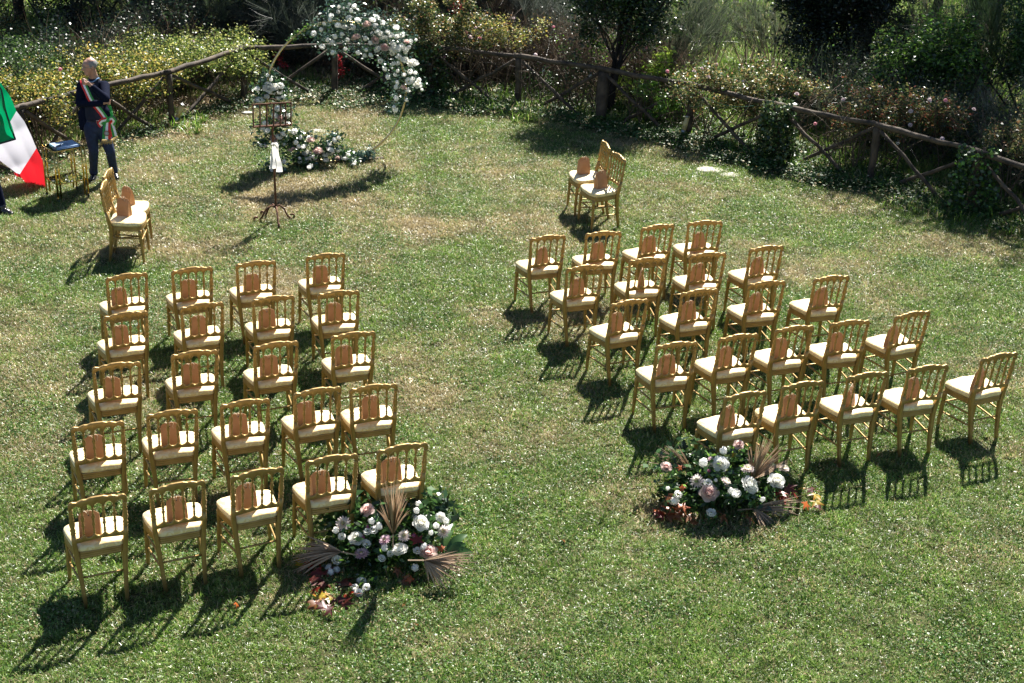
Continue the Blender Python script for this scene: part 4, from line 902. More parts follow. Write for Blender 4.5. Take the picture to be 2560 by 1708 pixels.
A1 = arrangement('white and blush flower arrangement at the end of the left block, wine red leaves', (-.93, 9.72, 0), (.74, .50, .50),
    [(370, 365, 'p', 30), (258, 428, 'd', 32), (225, 460, 'b', 15), (390, 418, 'b', 16), (425, 442, 'b', 17), (370, 468, 'l', 18), (400, 460, 'l', 20), (252, 490, 'l', 18), (318, 497, 'r', 31), (366, 524, 'l', 20), (343, 570, 'k', 33),
     (450, 542, 'b', 17), (478, 570, 'l', 16), (452, 505, 'k', 26), (543, 485, 'd', 27), (520, 550, 'r', 35), (437, 592, 'l', 18), (608, 338, 'b', 15), (599, 369, 'b', 16), (622, 425, 'r', 35), (690, 440, 'b', 15), (712, 398, 'r', 21),
     (737, 418, 'b', 16), (727, 465, 'd', 29), (603, 556, 'l', 19), (632, 537, 'b', 17), (655, 562, 'p', 36), (593, 635, 'b', 18), (226, 600, 'l', 23), (188, 632, 'b', 16), (200, 655, 'b', 17), (228, 643, 'b', 17), (343, 702, 'l', 22),
     (312, 727, 'l', 17), (366, 727, 'l', 18), (330, 752, 'l', 20), (668, 472, 'b', 12), (585, 485, 'm', 10), (373, 443, 'm', 8), (352, 493, 'm', 9)], .53571, c1,
    [(60, 622, 'yellow', 40), (100, 612, 'orange', 38), (140, 590, 'red', 42), (130, 655, 'red', 48), (170, 700, 'wine', 55), (130, 745, 'red', 45), (190, 765, 'yellow', 44), (165, 815, 'wine', 42), (225, 785, 'wine', 52), (280, 760, 'red', 55), (262, 800, 'wine', 40),
     (245, 700, 'wine', 55), (130, 800, 'brown', 40), (150, 770, 'yellow', 42), (205, 655, 'red', 40), (605, 512, 'red', 38), (545, 690, 'brown', 45), (505, 640, 'brown', 34), (200, 830, 'wine', 35), (110, 695, 'wine', 36), (720, 545, 'orange', 26), (575, 690, 'orange', 30)],
    [(490, 480, .36, [(430, 330, .66), (436, 235, .92), (470, 205, .98), (515, 200, .99), (550, 235, .92), (580, 330, .72)], 34, 'upright dried palm fan'),
     (250, 560, .20, [(60, 480, .26), (20, 510, .20), (5, 560, .12), (0, 620, .05), (20, 660, .03)], 30, None),
     (635, 600, .20, [(820, 548, .30), (865, 570, .26), (868, 610, .18), (850, 660, .10), (770, 720, .04), (690, 738, .03)], 32, None)], 2200)
for a, b in (((720, 560), (770, 430)), ((735, 570), (835, 480)), ((735, 580), (830, 525)), ((725, 590), (860, 562))):
    pa, pb = c1(*a), c1(*b); long_leaf(A1, at(*pa, .16) - (-.93, 9.72, 0), at(*pb, .26) - (-.93, 9.72, 0), .035, (.04, .10, .02), 'magnolia_leaf')
c2 = lambda X, Y: (1560 + X / 4.352, 1040 + Y / 4.352)
arrangement('white and pink flower arrangement at the right block corner, orange leaves at its foot', (1.70, 10.62, 0), (.66, .50, .50),
    [(1248, 315, 'p', 52), (1083, 382, 'b', 42), (460, 555, 'p', 52), (865, 515, 'b', 52), (945, 475, 'k', 34), (1050, 525, 'r', 78), (1348, 580, 'd', 64), (1742, 575, 'd', 54), (795, 710, 'd', 70), (912, 735, 'l', 50), (1108, 720, 'd', 62),
     (1365, 750, 'r', 92), (1660, 705, 'r', 80), (925, 835, 'p', 88), (1215, 850, 'l', 56), (1160, 820, 'b', 36), (585, 860, 'l', 44), (555, 925, 'b', 48), (950, 1060, 'l', 52), (1505, 910, 'b', 30), (478, 790, 'b', 22), (925, 600, 'm', 22), (1000, 700, 'b', 20)], 1 / 4.352, c2,
    [(345, 1030, 'orange', 85), (505, 990, 'orange', 110), (490, 1085, 'brown', 110), (625, 1000, 'orange', 90), (480, 870, 'brown', 70), (420, 1080, 'red', 80), (570, 1060, 'brown', 90), (1700, 850, 'red', 90), (1780, 780, 'wine', 85), (1835, 835, 'red', 80),
     (1750, 885, 'red', 90), (2055, 800, 'wine', 70), (2095, 855, 'yellow', 80), (2090, 930, 'yellow', 80), (1975, 945, 'orange', 80), (2110, 995, 'wine', 60), (1080, 1090, 'brown', 80), (1350, 1095, 'brown', 80), (690, 1095, 'brown', 90), (1930, 790, 'yellow', 45),
     (790, 1160, 'brown', 55), (640, 770, 'orange', 55), (620, 560, 'orange', 40)],
    [(720, 600, .22, [(300, 470, .30), (330, 340, .42), (440, 290, .50), (560, 270, .55), (660, 360, .5)], 18, None),
     (1400, 690, .24, [(1340, 330, .50), (1500, 200, .70), (1600, 190, .72), (1720, 210, .70), (1780, 300, .58), (1790, 420, .42), (1700, 580, .25)], 34, 'upright dried palm fan'),
     (1400, 1010, .08, [(1880, 840, .24), (1940, 915, .18), (1880, 1000, .10), (1720, 1120, .04), (1600, 1240, .03), (1530, 1225, .03)], 30, None)], 2000)

# ------------------------------------------------------------------ round flower arch
AC = np.array([-2.448, 19.457, .9652]); AYAW, AR = .3471, .955
arch = thing('flower_arch', 'round gold hoop arch dressed with white and blush flowers', 'flower arch', (AC[0], AC[1], 0)); A0 = np.array([AC[0], AC[1], 0])
au = np.array([math.cos(AYAW), math.sin(AYAW), 0]); an = np.array([math.sin(AYAW), -math.cos(AYAW), 0])
th = np.linspace(0, 2 * np.pi, 97)
rp = np.stack([AC - A0 + au * AR * math.cos(q) + np.array((0, 0, AR * math.sin(q))) for q in th])
MAT['hoop'] = mat('hoop_gold', (.60, .44, .20), (.68, .52, .26), scale=8, rough=.35, metal=.7)
G().tube(rp, .015, 8, up=(an)).build('hoop', MAT['hoop'], arch, col=False)
for s in (-1, 1): G().box(au * s * .33 + an * .0 + (0, 0, .012), (.30, .03, .010), Matrix.Rotation(AYAW, 3, 'Z')).build('foot_bar', MAT['wood'], arch, col=False)
def on_arch(px, py, push):
    d = FW + RV * (px - 1280) / FPX - UV * (py - 854) / FPX; o = np.array([0, 0, CH]); t = ((AC - o) @ an) / (d @ an); P = o + d * t + an * push
    if P[2] < .05: P = at(px, py, .06)
    return P
ca_ = lambda X, Y: (740 + X / 2.986, Y / 2.986)
cb_ = lambda X, Y: (600 + X / 2.24, 180 + Y / 2.24)
top = '303,38,14,b 300,75,15,b 415,33,18,l 390,65,16,b 242,102,18,l 230,130,14,b 378,122,21,l 440,135,23,l 290,172,22,l 352,200,30,r 402,187,20,l 512,168,25,p 545,130,24,l 587,117,20,l 632,160,18,l 570,175,18,l 115,235,20,l 170,207,16,b 322,237,16,b 272,258,18,b 428,262,29,p 495,268,18,b 220,285,16,b 256,305,20,b 368,288,16,l 552,240,16,b 585,215,20,l 610,237,20,l 572,280,27,p 620,265,18,l 650,265,14,l 663,222,18,l 686,250,20,l 723,188,22,l 733,258,22,l 777,252,22,l 531,302,17,b 593,352,25,r 643,342,27,p 705,315,18,l 720,345,31,r 690,355,18,l 768,333,22,l 800,355,22,l 805,295,18,p 838,295,16,l 820,335,16,l 870,280,12,b 797,378,14,l 703,388,18,l 792,433,29,r 750,413,20,l 740,458,18,l 702,457,16,l 855,460,34,r 180,335,20,l 250,372,18,b 350,350,14,b 445,378,18,b 495,402,16,b 533,392,16,b 500,353,14,b 835,525,20,l 790,547,16,l 815,585,24,l 848,570,16,l 895,582,16,l 890,618,27,r 920,652,10,b 785,642,22,p 735,602,18,b 722,630,18,b 725,547,14,b 738,515,14,b 665,560,18,b 650,505,16,b 730,722,20,b 708,780,16,b 722,808,20,b 815,660,18,l 865,525,14,l 800,725,14,b 610,440,18,l 190,160,12,b 340,45,8,b 380,15,10,b'
low = '150,73,27,r 182,68,21,r 212,62,17,l 210,98,15,l 95,145,23,r 88,85,15,l 140,128,15,l 160,105,14,l 185,108,15,l 202,132,14,l 230,128,12,b 200,190,18,l 185,235,18,l 213,245,19,p 128,272,16,l 250,235,16,l 265,228,13,l 125,305,17,l 140,315,18,l 180,360,19,p 205,350,17,l 225,330,15,l 295,322,16,l 190,388,16,l 130,397,14,b 105,390,10,b 200,280,14,p 147,10,10,b 165,35,10,b 250,280,14,l 240,395,10,b 384,368,20,p 328,358,12,b 340,400,14,l 315,400,12,b 298,378,14,b 270,422,14,p 285,412,12,p 365,443,20,r 355,472,14,l 328,490,14,l 237,490,13,b 422,425,23,p 408,470,14,l 388,468,14,l 373,498,13,l 397,498,14,l 393,532,17,l 490,420,22,r 497,437,16,l 518,370,14,b 543,358,10,b 465,452,16,l 548,485,14,p 575,483,14,l 595,485,16,l 638,487,14,l 638,512,14,l 597,455,12,b 535,425,12,l 490,392,12,l 470,480,16,l 223,555,14,b 178,550,12,b 165,530,10,b 320,465,10,b'
pts = []; lowpts = []
for s, cv_, sc, L_ in ((top, ca_, 1 / 2.986, pts), (low, cb_, 1 / 2.24, lowpts)):
    for it in s.split():
        X, Y, r, k = it.split(','); px, py = cv_(float(X), float(Y)); P = on_arch(px, py, rng.uniform(.10, .18)) - A0
        put_flower(arch, k, P, float(r) * sc * 1.32 * np.linalg.norm(P + A0 - (0, 0, CH)) / FPX, (.05, -.30, .95), .3); L_.append(P)
EUC = [(.07, .13, .10), (.11, .18, .14), (.04, .09, .04), (.05, .12, .03)]
pts, lowpts = np.array(pts), np.array(lowpts)
n = 3000; q = pts[rng.integers(0, len(pts), n)]; Pt = q + rng.normal(0, 1, (n, 3)) * (.055, .04, .055) - an * .10
m = 900; q = pts[rng.integers(0, 34, m)]; Pe = q + rng.normal(0, 1, (m, 3)) * (.10, .04, .09) - an * .07
n2 = 4200; q = lowpts[rng.integers(0, len(lowpts), n2)]; Pl = q + rng.normal(0, 1, (n2, 3)) * (.06, .05, .05) - an * .09; Pl[:, 2] = np.abs(Pl[:, 2]) + .01
# eucalyptus trailing along the hoop at lower right
tq = rng.uniform(-1.35, -1.05, 420); Pq = (AC - A0) + au * np.cos(tq)[:, None] * AR + np.array((0, 0, 1.)) * (np.sin(tq) * AR)[:, None] + rng.normal(0, .04, (420, 3)) + an * .03
tq = rng.uniform(1.85, 2.3, 300); Pr = (AC - A0) + au * np.cos(tq)[:, None] * AR + np.array((0, 0, 1.)) * (np.sin(tq) * AR)[:, None] + rng.normal(0, .025, (300, 3))
leafy('foliage', arch, [(Pt, .045, jit_cols(n, EUC), .6), (Pe, .05, jit_cols(m, EUC[:2]), .45), (Pl, .055, jit_cols(n2, GRN + EUC[:1]), .55), (Pq, .04, jit_cols(420, EUC[:2]), .7), (Pr, .04, jit_cols(300, EUC[2:] + FRESH[1:2]), .45)], MAT['gloss_leaf'])

# ------------------------------------------------------------------ iron stand with slatted rack
S0 = np.array([-2.95, 17.02, 0.])
st_ = thing('iron_stand', 'rusty iron stand with slatted rack and white ribbon before the arch', 'stand', S0)
def lw(P): return np.asarray(P) - S0
hub = lw(atY(689.8, 518, 17.02)); rk = lw(atY(681, 318, 17.02))
g = G(); k = 26; q = np.linspace(0, 1, k)[:, None]; PP = hub + (rk + (0, 0, .02) - hub) * q
g.tube(PP, .014 + .002 * np.sin(np.arange(k) * 2.1), 6); g.sphere(hub, .022, 8, 6); g.build('pole', MAT['rust'], st_, col=False)
for fx, fy, a in ((697, 568, None), (645, 553, 1), (660, 540, 0), (726, 546, 1)):
    f = lw(at(fx, fy, .012)); d = f - hub; d[2] = 0; L = np.linalg.norm(d); d /= L
    q = [hub, hub + d * L * .25 + (0, 0, .025), hub + d * L * .55 + (0, 0, -.02)]
    q += [hub * 0 + d * L * .80 + np.array([hub[0], hub[1], .05]), d * L * 1.0 + np.array([hub[0], hub[1], .012])]
    for c in np.linspace(-1.4, 2.6, 8): q.append(np.array([hub[0], hub[1], .042]) + d * (L * 1.0 + .02 + .028 * math.cos(c) * (1 - c * .12)) + np.array((0, 0, .028 * math.sin(c) * (1 - c * .12))))
    G().tube(q, .012, 6).build('scroll_foot', MAT['rust'], st_, col=False)
c4 = [lw(atY(x, y, 17.02 + dy)) for x, y, dy in ((632.6, 262, .05), (727.7, 256.5, .05), (727, 313, -.02), (633.5, 318, -.02))]
def bar(a, b, nm='rack_bar', r=.0115): return G().tube([a, (a + b) / 2, b], r, 4).build(nm, MAT['rust'], st_, smooth=False, col=False)
bar(c4[0], c4[1], 'rack_rail'); bar(c4[3], c4[2], 'rack_rail'); 
for u in (0, .18, .36, .54, .72, .86, 1): bar(c4[0] + (c4[1] - c4[0]) * u, c4[3] + (c4[2] - c4[3]) * u)
for u in (0, 1):
    a = c4[3] + (c4[2] - c4[3]) * u; bar(a, a + np.array((0, .07, -.012)), 'rack_lip')
a, b = c4[3] + np.array((0, .07, -.012)), c4[2] + np.array((0, .07, -.012)); bar(a, b, 'rack_lip')
bar((c4[3] + c4[2]) / 2, rk, 'bracket', .012)
# curl on the rack's top rail
g = G(); m_ = (c4[0] + c4[1]) / 2; g.tube([m_ + (.05 * math.cos(x) * (1 - x / 9), 0, .03 + .03 * math.sin(x)) for x in np.linspace(0, 5, 12)], .005, 5); g.build('curl', MAT['rust'], st_, col=False)
# ribbon
kb = lw(atY(685.7, 360, 16.98)); g = G()
for s in (-1, 1):
    P = []
    for v in np.linspace(0, 1, 9):
        a = v * 2 * np.pi; c = kb + np.array((s * .05 * math.sin(a / 2), -.01 + .02 * math.sin(a), -.022 + .035 * math.cos(a) * math.sin(a / 2) + .02)); P.append([c + (0, -.012, .0), c + (0, .014, .008)])
    g.grid(P)
for dx, L, ph in ((-.012, .30, 0), (.022, .34, 1)):
    P = []
    for v in np.linspace(0, 1, 14):
        w_ = .016 + .022 * v; c = kb + np.array((dx * (1 + v * 1.5) + .006 * math.sin(v * 9 + ph), -.015 + .008 * math.sin(v * 12 + ph), -L * v)); P.append([c - (w_, .01 * math.sin(v * 8), 0), c + (0, -.012 * math.cos(v * 7), 0), c + (w_, .006, 0)])
    g.grid(P)
g.sphere(kb + (0, -.01, .0), .017, 8, 6); g.build('ribbon', MAT['white_cloth'], st_, col=False)

# ------------------------------------------------------------------ brass trolley
T1, T3 = np.array([-5.67, 17.39, 0.]), np.array([-5.37, 17.66, 0.]); T2 = np.array([-5.895, 17.665, 0.]); T4 = T2 + T3 - T1
tr = thing('brass_trolley', 'two tier polished brass trolley with smoked mirror shelves', 'trolley', T1); HT_ = .665
ex = (T3 - T1) / np.linalg.norm(T3 - T1); ey = (T2 - T1) / np.linalg.norm(T2 - T1)
cor = [np.zeros(3), T3 - T1, T4 - T1, T2 - T1]; ins = [(1, 1), (-1, 1), (-1, -1), (1, -1)]
for c, (a, b) in zip(cor, ins):
    for o in (np.zeros(3), ex * a * .042): G().tube([c + o + (0, 0, .045), c + o + (0, 0, HT_)], .011, 8).build('leg', MAT['brass'], tr, col=False)
    G().tube([c + (0, 0, .045), c + (0, 0, .07)], .012, 8).build('caster_socket', MAT['brass'], tr, col=False)
    G().lathe(c - ex * .009 + (0, 0, .022), c + ex * .009 + (0, 0, .022), [(0, .016), (.1, .022), (.9, .022), (1, .016)], 12).build('caster', MAT['dark'], tr, col=False)
mirror = mat('smoked_mirror', (.62, .68, .76), rough=.03, metal=1.0)
for z in (HT_ - .012, .235):
    for i in range(4):
        a, b = cor[i], cor[(i + 1) % 4]; G().tube([a + (0, 0, z), b + (0, 0, z)], .008, 8).build('shelf_rim', MAT['brass'], tr, col=False)
    V = [c + (ex * a + ey * b) * .006 + (0, 0, z + h) for h in (-.003, .004) for c, (a, b) in zip(cor, ins)]
    G().add(V, [(0, 3, 2, 1), (4, 5, 6, 7), (0, 1, 5, 4), (1, 2, 6, 5), (2, 3, 7, 6), (3, 0, 4, 7)]).build('mirror_shelf', mirror, tr, smooth=False, col=False)
# booklet and microphone lying on it
bk = thing('folder', 'folder with a line drawing, sky reflection painted pale blue, on the brass trolley', 'folder', T1 + ex * .22 + ey * .19 + (0, 0, HT_ - .004), math.atan2(ex[1], ex[0]) - .06)
blue = mat('painted_sky_card', (.46, .62, .82), (.52, .68, .88), scale=5, rough=.12, spec=1.0, coat=1); ink = mat('ink', (.02, .03, .06), rough=.5)  # sky reflection put into the card's blue base colour
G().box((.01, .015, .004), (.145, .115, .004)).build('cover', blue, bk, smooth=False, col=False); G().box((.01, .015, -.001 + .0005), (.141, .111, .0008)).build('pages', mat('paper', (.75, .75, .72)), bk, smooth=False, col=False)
g = G()
for j in range(5):
    a0 = rng.uniform(0, 6); P = [(.01 + .05 * math.cos(a0 + x) * (1 - x * .12) + .04 * math.sin(x + j), .015 + .055 * math.sin(a0 + x * 1.3) * (1 - x * .08), .0088) for x in np.linspace(0, 4.5, 14)]; g.tube(P, .0022, 4, flat=.25)
g.build('line_drawing', ink, bk, col=False)
mc = thing('microphone', 'grey microphone lying on the brass trolley beside the folder', 'microphone', T1 + ex * .055 + ey * .07 + (0, 0, HT_ + .018), math.atan2(ey[1], ey[0]) - .9)
gm = mat('grey_metal', (.10, .12, .15), (.14, .16, .2), rough=.4, metal=.4)
G().lathe((0, 0, 0), (.13, 0, 0), [(0, .018), (.1, .017), (1, .011)], 10).build('handle', gm, mc, col=False); G().sphere((-.015, 0, .002), (.026, .025, .025), 10, 8).build('grille', gm, mc, col=False)

# ------------------------------------------------------------------ garden lamps
def lamp(label, base, lean, i):
    t = thing('garden_light', label, 'garden light', base, 0, 'low garden lights at the fence'); d = np.array([math.sin(lean), 0, math.cos(lean)])
    G().lathe((0, 0, -.01), d * .012 + (0, 0, 0), [(0, .052), (1, .052)], 14).build('base_plate', MAT['steel'], t, col=False)
    G().lathe(d * .005, d * .13, [(0, .036), (1, .036)], 14).build('housing', MAT['steel'], t, col=False)
    G().lathe(d * .13, d * .32, [(0, .033), (.5, .035), (1, .033)], 14).build('diffuser', MAT['amber'], t, col=False)
    G().lathe(d * .32, d * .345, [(0, .037), (.7, .037), (1, .028)], 14).build('cap', MAT['steel'], t, col=False)
lamp('tilted amber garden light beside the fence post right of the man', at(436, 312), R(24), 0)
lamp('amber garden light low in the ivy right of the arch', at(1073, 241), R(-1), 1)
lamp('slightly leaning amber garden light at the middle right post', at(1704, 345), R(11), 2)
lamp('upright amber garden light at the right hand ivy post', at(2413, 524), R(4), 3)
# clear festoon bulbs on the fence
glass = bpy.data.materials.new('clear_glass'); glass.use_nodes = True; pb = glass.node_tree.nodes['Principled BSDF']; pb.inputs['Transmission Weight'].default_value = .9; pb.inputs['Roughness'].default_value = .05; pb.inputs['IOR'].default_value = 1.3
for i, (px, py, Y) in enumerate([(1241, 174, 22.8), (1359, 177, 22.4), (1476, 189, 22.0), (1720, 226, 21.1), (2244, 358, 19.0)]):
    b = thing('festoon_bulb', ['clear round bulb hanging in the bay left of the middle post', 'clear round bulb under the rail in the middle bay', 'clear round bulb left of the thick trunk post', 'clear round bulb beside the leaning lamp post', 'clear round bulb hanging under the right rail'][i], 'light bulb', atY(px, py, Y), 0, 'clear festoon bulbs along the fence')
    G().sphere((0, 0, 0), .024, 12, 9).build('globe', glass, b, col=False); G().lathe((0, 0, .02), (0, 0, .055), [(0, .012), (1, .012)], 8).build('socket', MAT['dark'], b, col=False)
# green string and black hose
G().tube([atY(1730 + 22 * i, 228 + 8 * math.sin(i * .35) * 3 + i * 3, 21.0 - i * .1) for i in range(8)], .004, 4).build('garden_wire', mat('green_wire', (.02, .16, .10)), None, col=False)
tag(bpy.data.objects['garden_wire'], 'thin green wire strung through the roses at middle right', 'wire')
h = G().tube([at(515 + 14 * i, 243 - 3 * math.sin(i * .6) - i * .6, .03) for i in range(8)], .012, 6).build('irrigation_hose', MAT['dark'], None, col=False); tag(h, 'black irrigation hose on the dry ground behind the fence', 'hose')
# pale stones and leaves on the lawn
stm = mat('pale_stone', (.36, .33, .28), (.52, .49, .43), scale=12, rough=.9, bump=.6)
def stone(label, p, r):
    g = G(); g.sphere((0, 0, 0), (1, .7, .10), 14, 9); V = g.v[0]; V += rng.normal(0, .035, V.shape) * (1, 1, .25); g.v[0] = V * r
    o = g.build('flat_stone', stm, None, col=False); o.location = Vector([float(v) for v in p]); tag(o, label, 'stone', 'pale flat stones in the lawn'); return o
stone('left pale stone slab by the fence at middle right', at(1775, 425, .0), .20); stone('right pale stone slab by the fence at middle right', at(1828, 438, .0), .17)
stone('small pale stone in the grass inside the arch ring', at(798, 328, .0), .15); stone('small white stone at the foot of the fence near the arch', at(618, 281, .02), .09)
for i, (px, py, lab) in enumerate([(592, 1508, 'curled orange leaf on the shaded grass below the left chairs'), (2196, 1136, 'orange leaf between the last right hand chairs'), (1408, 1350, 'dry brown leaf on the open grass below the aisle'), (1010, 1510, 'small brown leaf in front of the left arrangement'), (1975, 1450, 'dry leaf on the lawn at lower right'), (1040, 1560, 'pale dry leaf on the lawn at bottom centre')]):
    o = use('fallen_leaf', MAPLE[['orange', 'orange', 'brown', 'brown', 'brown', 'brown'][i]], None, at(px, py, .03), (rng.normal(0, .4), rng.normal(0, .4), rng.uniform(0, 6)), .045 if i < 2 else .028); tag(o, lab, 'leaf', 'single fallen leaves on the lawn')

# ------------------------------------------------------------------ flag
def cloth(name, c, tr=.45, rough=.55, bump=0): return mat(name, c, rough=rough, trans=tr, sheen=.2, bump=bump, bscale=8)
FG = dict(green=cloth('flag_green', (.0, .22, .085)), white=cloth('flag_white', (.48, .47, .53)), red=cloth('flag_red', (.52, .012, .02)), hem=cloth('flag_hem', (.003, .03, .02), .1))
flag = thing('tricolour_flag', 'large green white and red flag hanging at the left edge', 'flag', atY(40, 300, 17.9)); FO = atY(40, 300, 17.9)
Rv = np.array([0, .15, .3, .42, .55, .68, .8, .88, .95, 1.0])
Rp = np.array([(-20, 172), (0, 205), (27, 243), (41, 278), (61, 304), (78, 339), (91, 371), (107, 402), (112, 444), (117, 475)], float)
Lp = np.array([(-110, 300), (-85, 330), (-50, 360), (-20, 384), (0, 402), (24, 420), (48, 438), (62, 455), (76, 470), (89, 478)], float)
def fpt(u, v):
    r = np.array([np.interp(v, Rv, Rp[:, i]) for i in (0, 1)]); l = np.array([np.interp(v, Rv, Lp[:, i]) for i in (0, 1)]); q = r + (l - r) * u
    crease = .05 * abs(math.sin(v * 9.5 + 2.2 * u + .6)) + .022 * abs(math.sin(u * 6.3 - v * 3)) + .03 * math.sin(v * 4 - u * 2.5)
    return atY(q[0], q[1], 17.95 + crease + .10 * u) - FO
for nm, a, b in (('green_stripe', 0, .42), ('white_stripe', .42, .80), ('red_stripe', .80, 1.0)):
    nv_ = max(8, int((b - a) * 50)); G().grid([[fpt(u, v) for u in np.linspace(0, 1, 24)] for v in np.linspace(a, b, nv_)]).build(nm, FG[nm.split('_')[0]], flag, col=False)
Fr = np.array([(-6, 205), (5, 225), (9, 243), (14, 272), (21, 295), (28, 312), (34, 331), (40, 349)], float)
P = []; Pm = []; Hm = []
for i, v in enumerate(np.linspace(0, 7, 22)):
    r = np.array([np.interp(v, np.arange(8), Fr[:, k]) for k in (0, 1)]); row = []
    for u in np.linspace(0, 1, 12):
        row.append(atY(r[0] - 75 * u, r[1] + 22 * u, 17.82 + .02 * math.sin(u * 9 + v) + .015 * math.sin(v * 2)) - FO)
    P.append(row); Hm.append([atY(r[0] + e, r[1] - e * .2, 17.815 + .02 * math.sin(v) * .2) - FO for e in (-4.2, .6)])
o = G().grid(P).build('front_fold', FG['green'], flag, col=False)
G().grid(Hm).build('hem', FG['hem'], flag, col=False)
G().grid([[atY(40 - 75 * u, 349 + 22 * u + e, 17.812 - .004 * i) - FO for u in np.linspace(0, 1, 8)] for i, e in enumerate((-4, .8))]).build('hem', FG['hem'], flag, col=False)
G().grid([[atY(34 + 16 * u + 3 * v, 430 + 6 * u + 9 * v, 18.10 + .03 * math.sin(u * 5)) - FO for u in np.linspace(0, 1, 8)] for v in np.linspace(0, 1, 5)]).build('back_fold', FG['red'], flag, col=False)

# ------------------------------------------------------------------ people
SKIN = mat('skin', (.36, .19, .13), (.42, .24, .17), scale=18, rough=.5); JAC = mat('navy_wool', (.005, .007, .018), (.010, .013, .028), scale=60, rough=.9, bump=.2, spec=.04)
JEAN = mat('dark_denim', (.004, .012, .042), (.009, .024, .075), scale=22, rough=.8, bump=.25); SHOE = mat('black_leather', (.012, .012, .015), rough=.25, spec=.6)
SHIRT = mat('light_blue_shirt', (.16, .28, .45), rough=.8); HAIR = mat('grey_hair', (.16, .155, .15), (.28, .27, .26), scale=90, rough=.8, bump=.6)
YP = 18.32
man = thing('person', 'balding man in navy jacket, jeans and tricolour sash, hand raised to his mouth', 'person', (-5.36, YP, 0)); MO = np.array([-5.36, YP, 0.])
W = lambda px, py, dy=0.0: atY(px, py, YP + dy) - MO
hd = W(223.5, 167.5, -.03); nk = W(234, 196, .03); sL, sR = W(205, 214, -.02), W(261, 215, .05)      # image-left / image-right shoulder
eL = W(199, 258, -.06); wL = W(250, 259, -.24); hL = W(267, 256, -.22); eR = W(264, 247, -.20); wR = W(229, 216, -.26); hR = W(218, 206, -.28)
hip1, hip2 = W(226, 318, 0), W(255, 318, .03); k1, k2 = W(234, 378, -.05), W(275, 378, -.02); a1 = at(236, 446, 0) - MO + (0, 0, .07); a2 = at(286, 443, 0) - MO + (0, 0, .07)
chest, waist, pel = W(233, 236, .02), W(236, 285, .02), W(240, 308, .02)
fc = np.array((-.80, -.58, -.10)); fc /= np.linalg.norm(fc); sd = np.cross(fc, (0, 0, 1.)); sd /= np.linalg.norm(sd); upv = np.cross(sd, fc)   # face axes
HS = .88
def H(f, s, u): return hd + (fc * f + sd * s + upv * u) * HS
cap = [(H(-.02, 0, .035), .079, H(-.025, 0, .04), .079), (H(.015, 0, .03), .070, H(.02, 0, -.035), .059), (H(.035, 0, -.065), .045, H(.05, 0, -.085), .034), (H(.04, -.022, -.02), .040, H(.04, .022, -.02), .040),
       (H(.085, 0, .01), .010, H(.108, 0, -.022), .014), (H(.088, -.014, -.026), .008, H(.088, .014, -.026), .008), (H(.079, -.03, .026), .012, H(.079, .03, .026), .012), (H(.083, -.020, -.052), .0075, H(.083, .020, -.052), .0075), (H(.080, -.017, -.064), .008, H(.080, .017, -.064), .008),
       (H(-.02, 0, -.05), .055, nk, .058), (nk, .06, chest, .07), (chest, .075, pel, .07), (chest, .05, sL, .045), (chest, .07, sR, .045), (sL, .045, eL, .036), (eL, .034, wL, .024), (sR, .045, eR, .036), (eR, .034, wR, .024),
       (pel, .065, hip1, .065), (pel, .065, hip2, .065), (hip1, .062, k1, .045), (k1, .045, a1, .034), (hip2, .062, k2, .045), (k2, .045, a2, .034)]
for s in (-1, 1): cap += [(H(-.018, s * .082, .018), .011, H(-.012, s * .084, -.022), .009), (H(-.026, s * .09, .018), .008, H(-.03, s * .088, -.005), .007)]
def hand(w_, h_, tips, thumb, r=.0085):
    L = [(w_, .024, h_, .022, .62, np.cross(np.asarray(h_) - w_, (0, 1, 0)))]
    for kn, mid, tip in tips: L += [(h_ * .4 + np.asarray(kn) * .6, r * 1.15, kn, r * 1.1), (kn, r * 1.1, mid, r), (mid, r, tip, r * .8)]
    L += [(w_ * .5 + h_ * .5, .012, thumb[0], .0105), (thumb[0], .0105, thumb[1], .0085)]; return L
# raised hand: fingers curled towards the mouth
kd = [W(214 + 1.2 * i, 199.5 + 3.2 * i, -.30) for i in range(4)]
cap += hand(wR, hR, [(k, W(207.5 + 1.3 * i, 197 + 3.3 * i, -.31 - .01 * i), W(203.5 + 1.2 * i, 200.5 + 3.0 * i, -.285)) for i, k in enumerate(kd)], (W(213, 211.5, -.27), W(206, 210, -.265)))
cap += hand(wL, hL, [(W(271 + .3 * i, 251.5 + 3.4 * i, -.20), W(274.5, 250.5 + 3.4 * i, -.17), W(275, 251 + 3.3 * i, -.13)) for i in range(4)], (W(265, 249, -.21), W(270, 246.5, -.18)))
capsules('body', cap, SKIN, man, .0075, 2)
capsules('trousers', [(waist + (0, .01, -.03), .135, pel, .142, .72, (1, 0, 0)), (pel, .14, (hip1 + hip2) / 2 + (0, 0, -.02), .135, .74, (1, 0, 0)), (hip1, .092, k1, .064), (k1, .064, a1 + (0, 0, .03), .050), (hip2, .092, k2, .064), (k2, .064, a2 + (0, 0, .03), .050),
                      (a1 + (0, -.01, .05), .056, a1 + (0, -.01, .02), .058), (a2 + (0, -.01, .05), .056, a2 + (0, -.01, .02), .058)], JEAN, man, .010, 3)
up_ = (0, 0, 1)
capsules('shirt', [(nk + (0, 0, -.05), .075, chest, .125, .8, (1, 0, 0)), (chest, .135, waist + (0, 0, -.03), .137, .76, (1, 0, 0)), (nk + (0, 0, -.02), .068, nk + (0, 0, .012), .063)], SHIRT if False else mat('dark_blue_shirt', (.006, .010, .028), rough=.9), man, .010, 2)
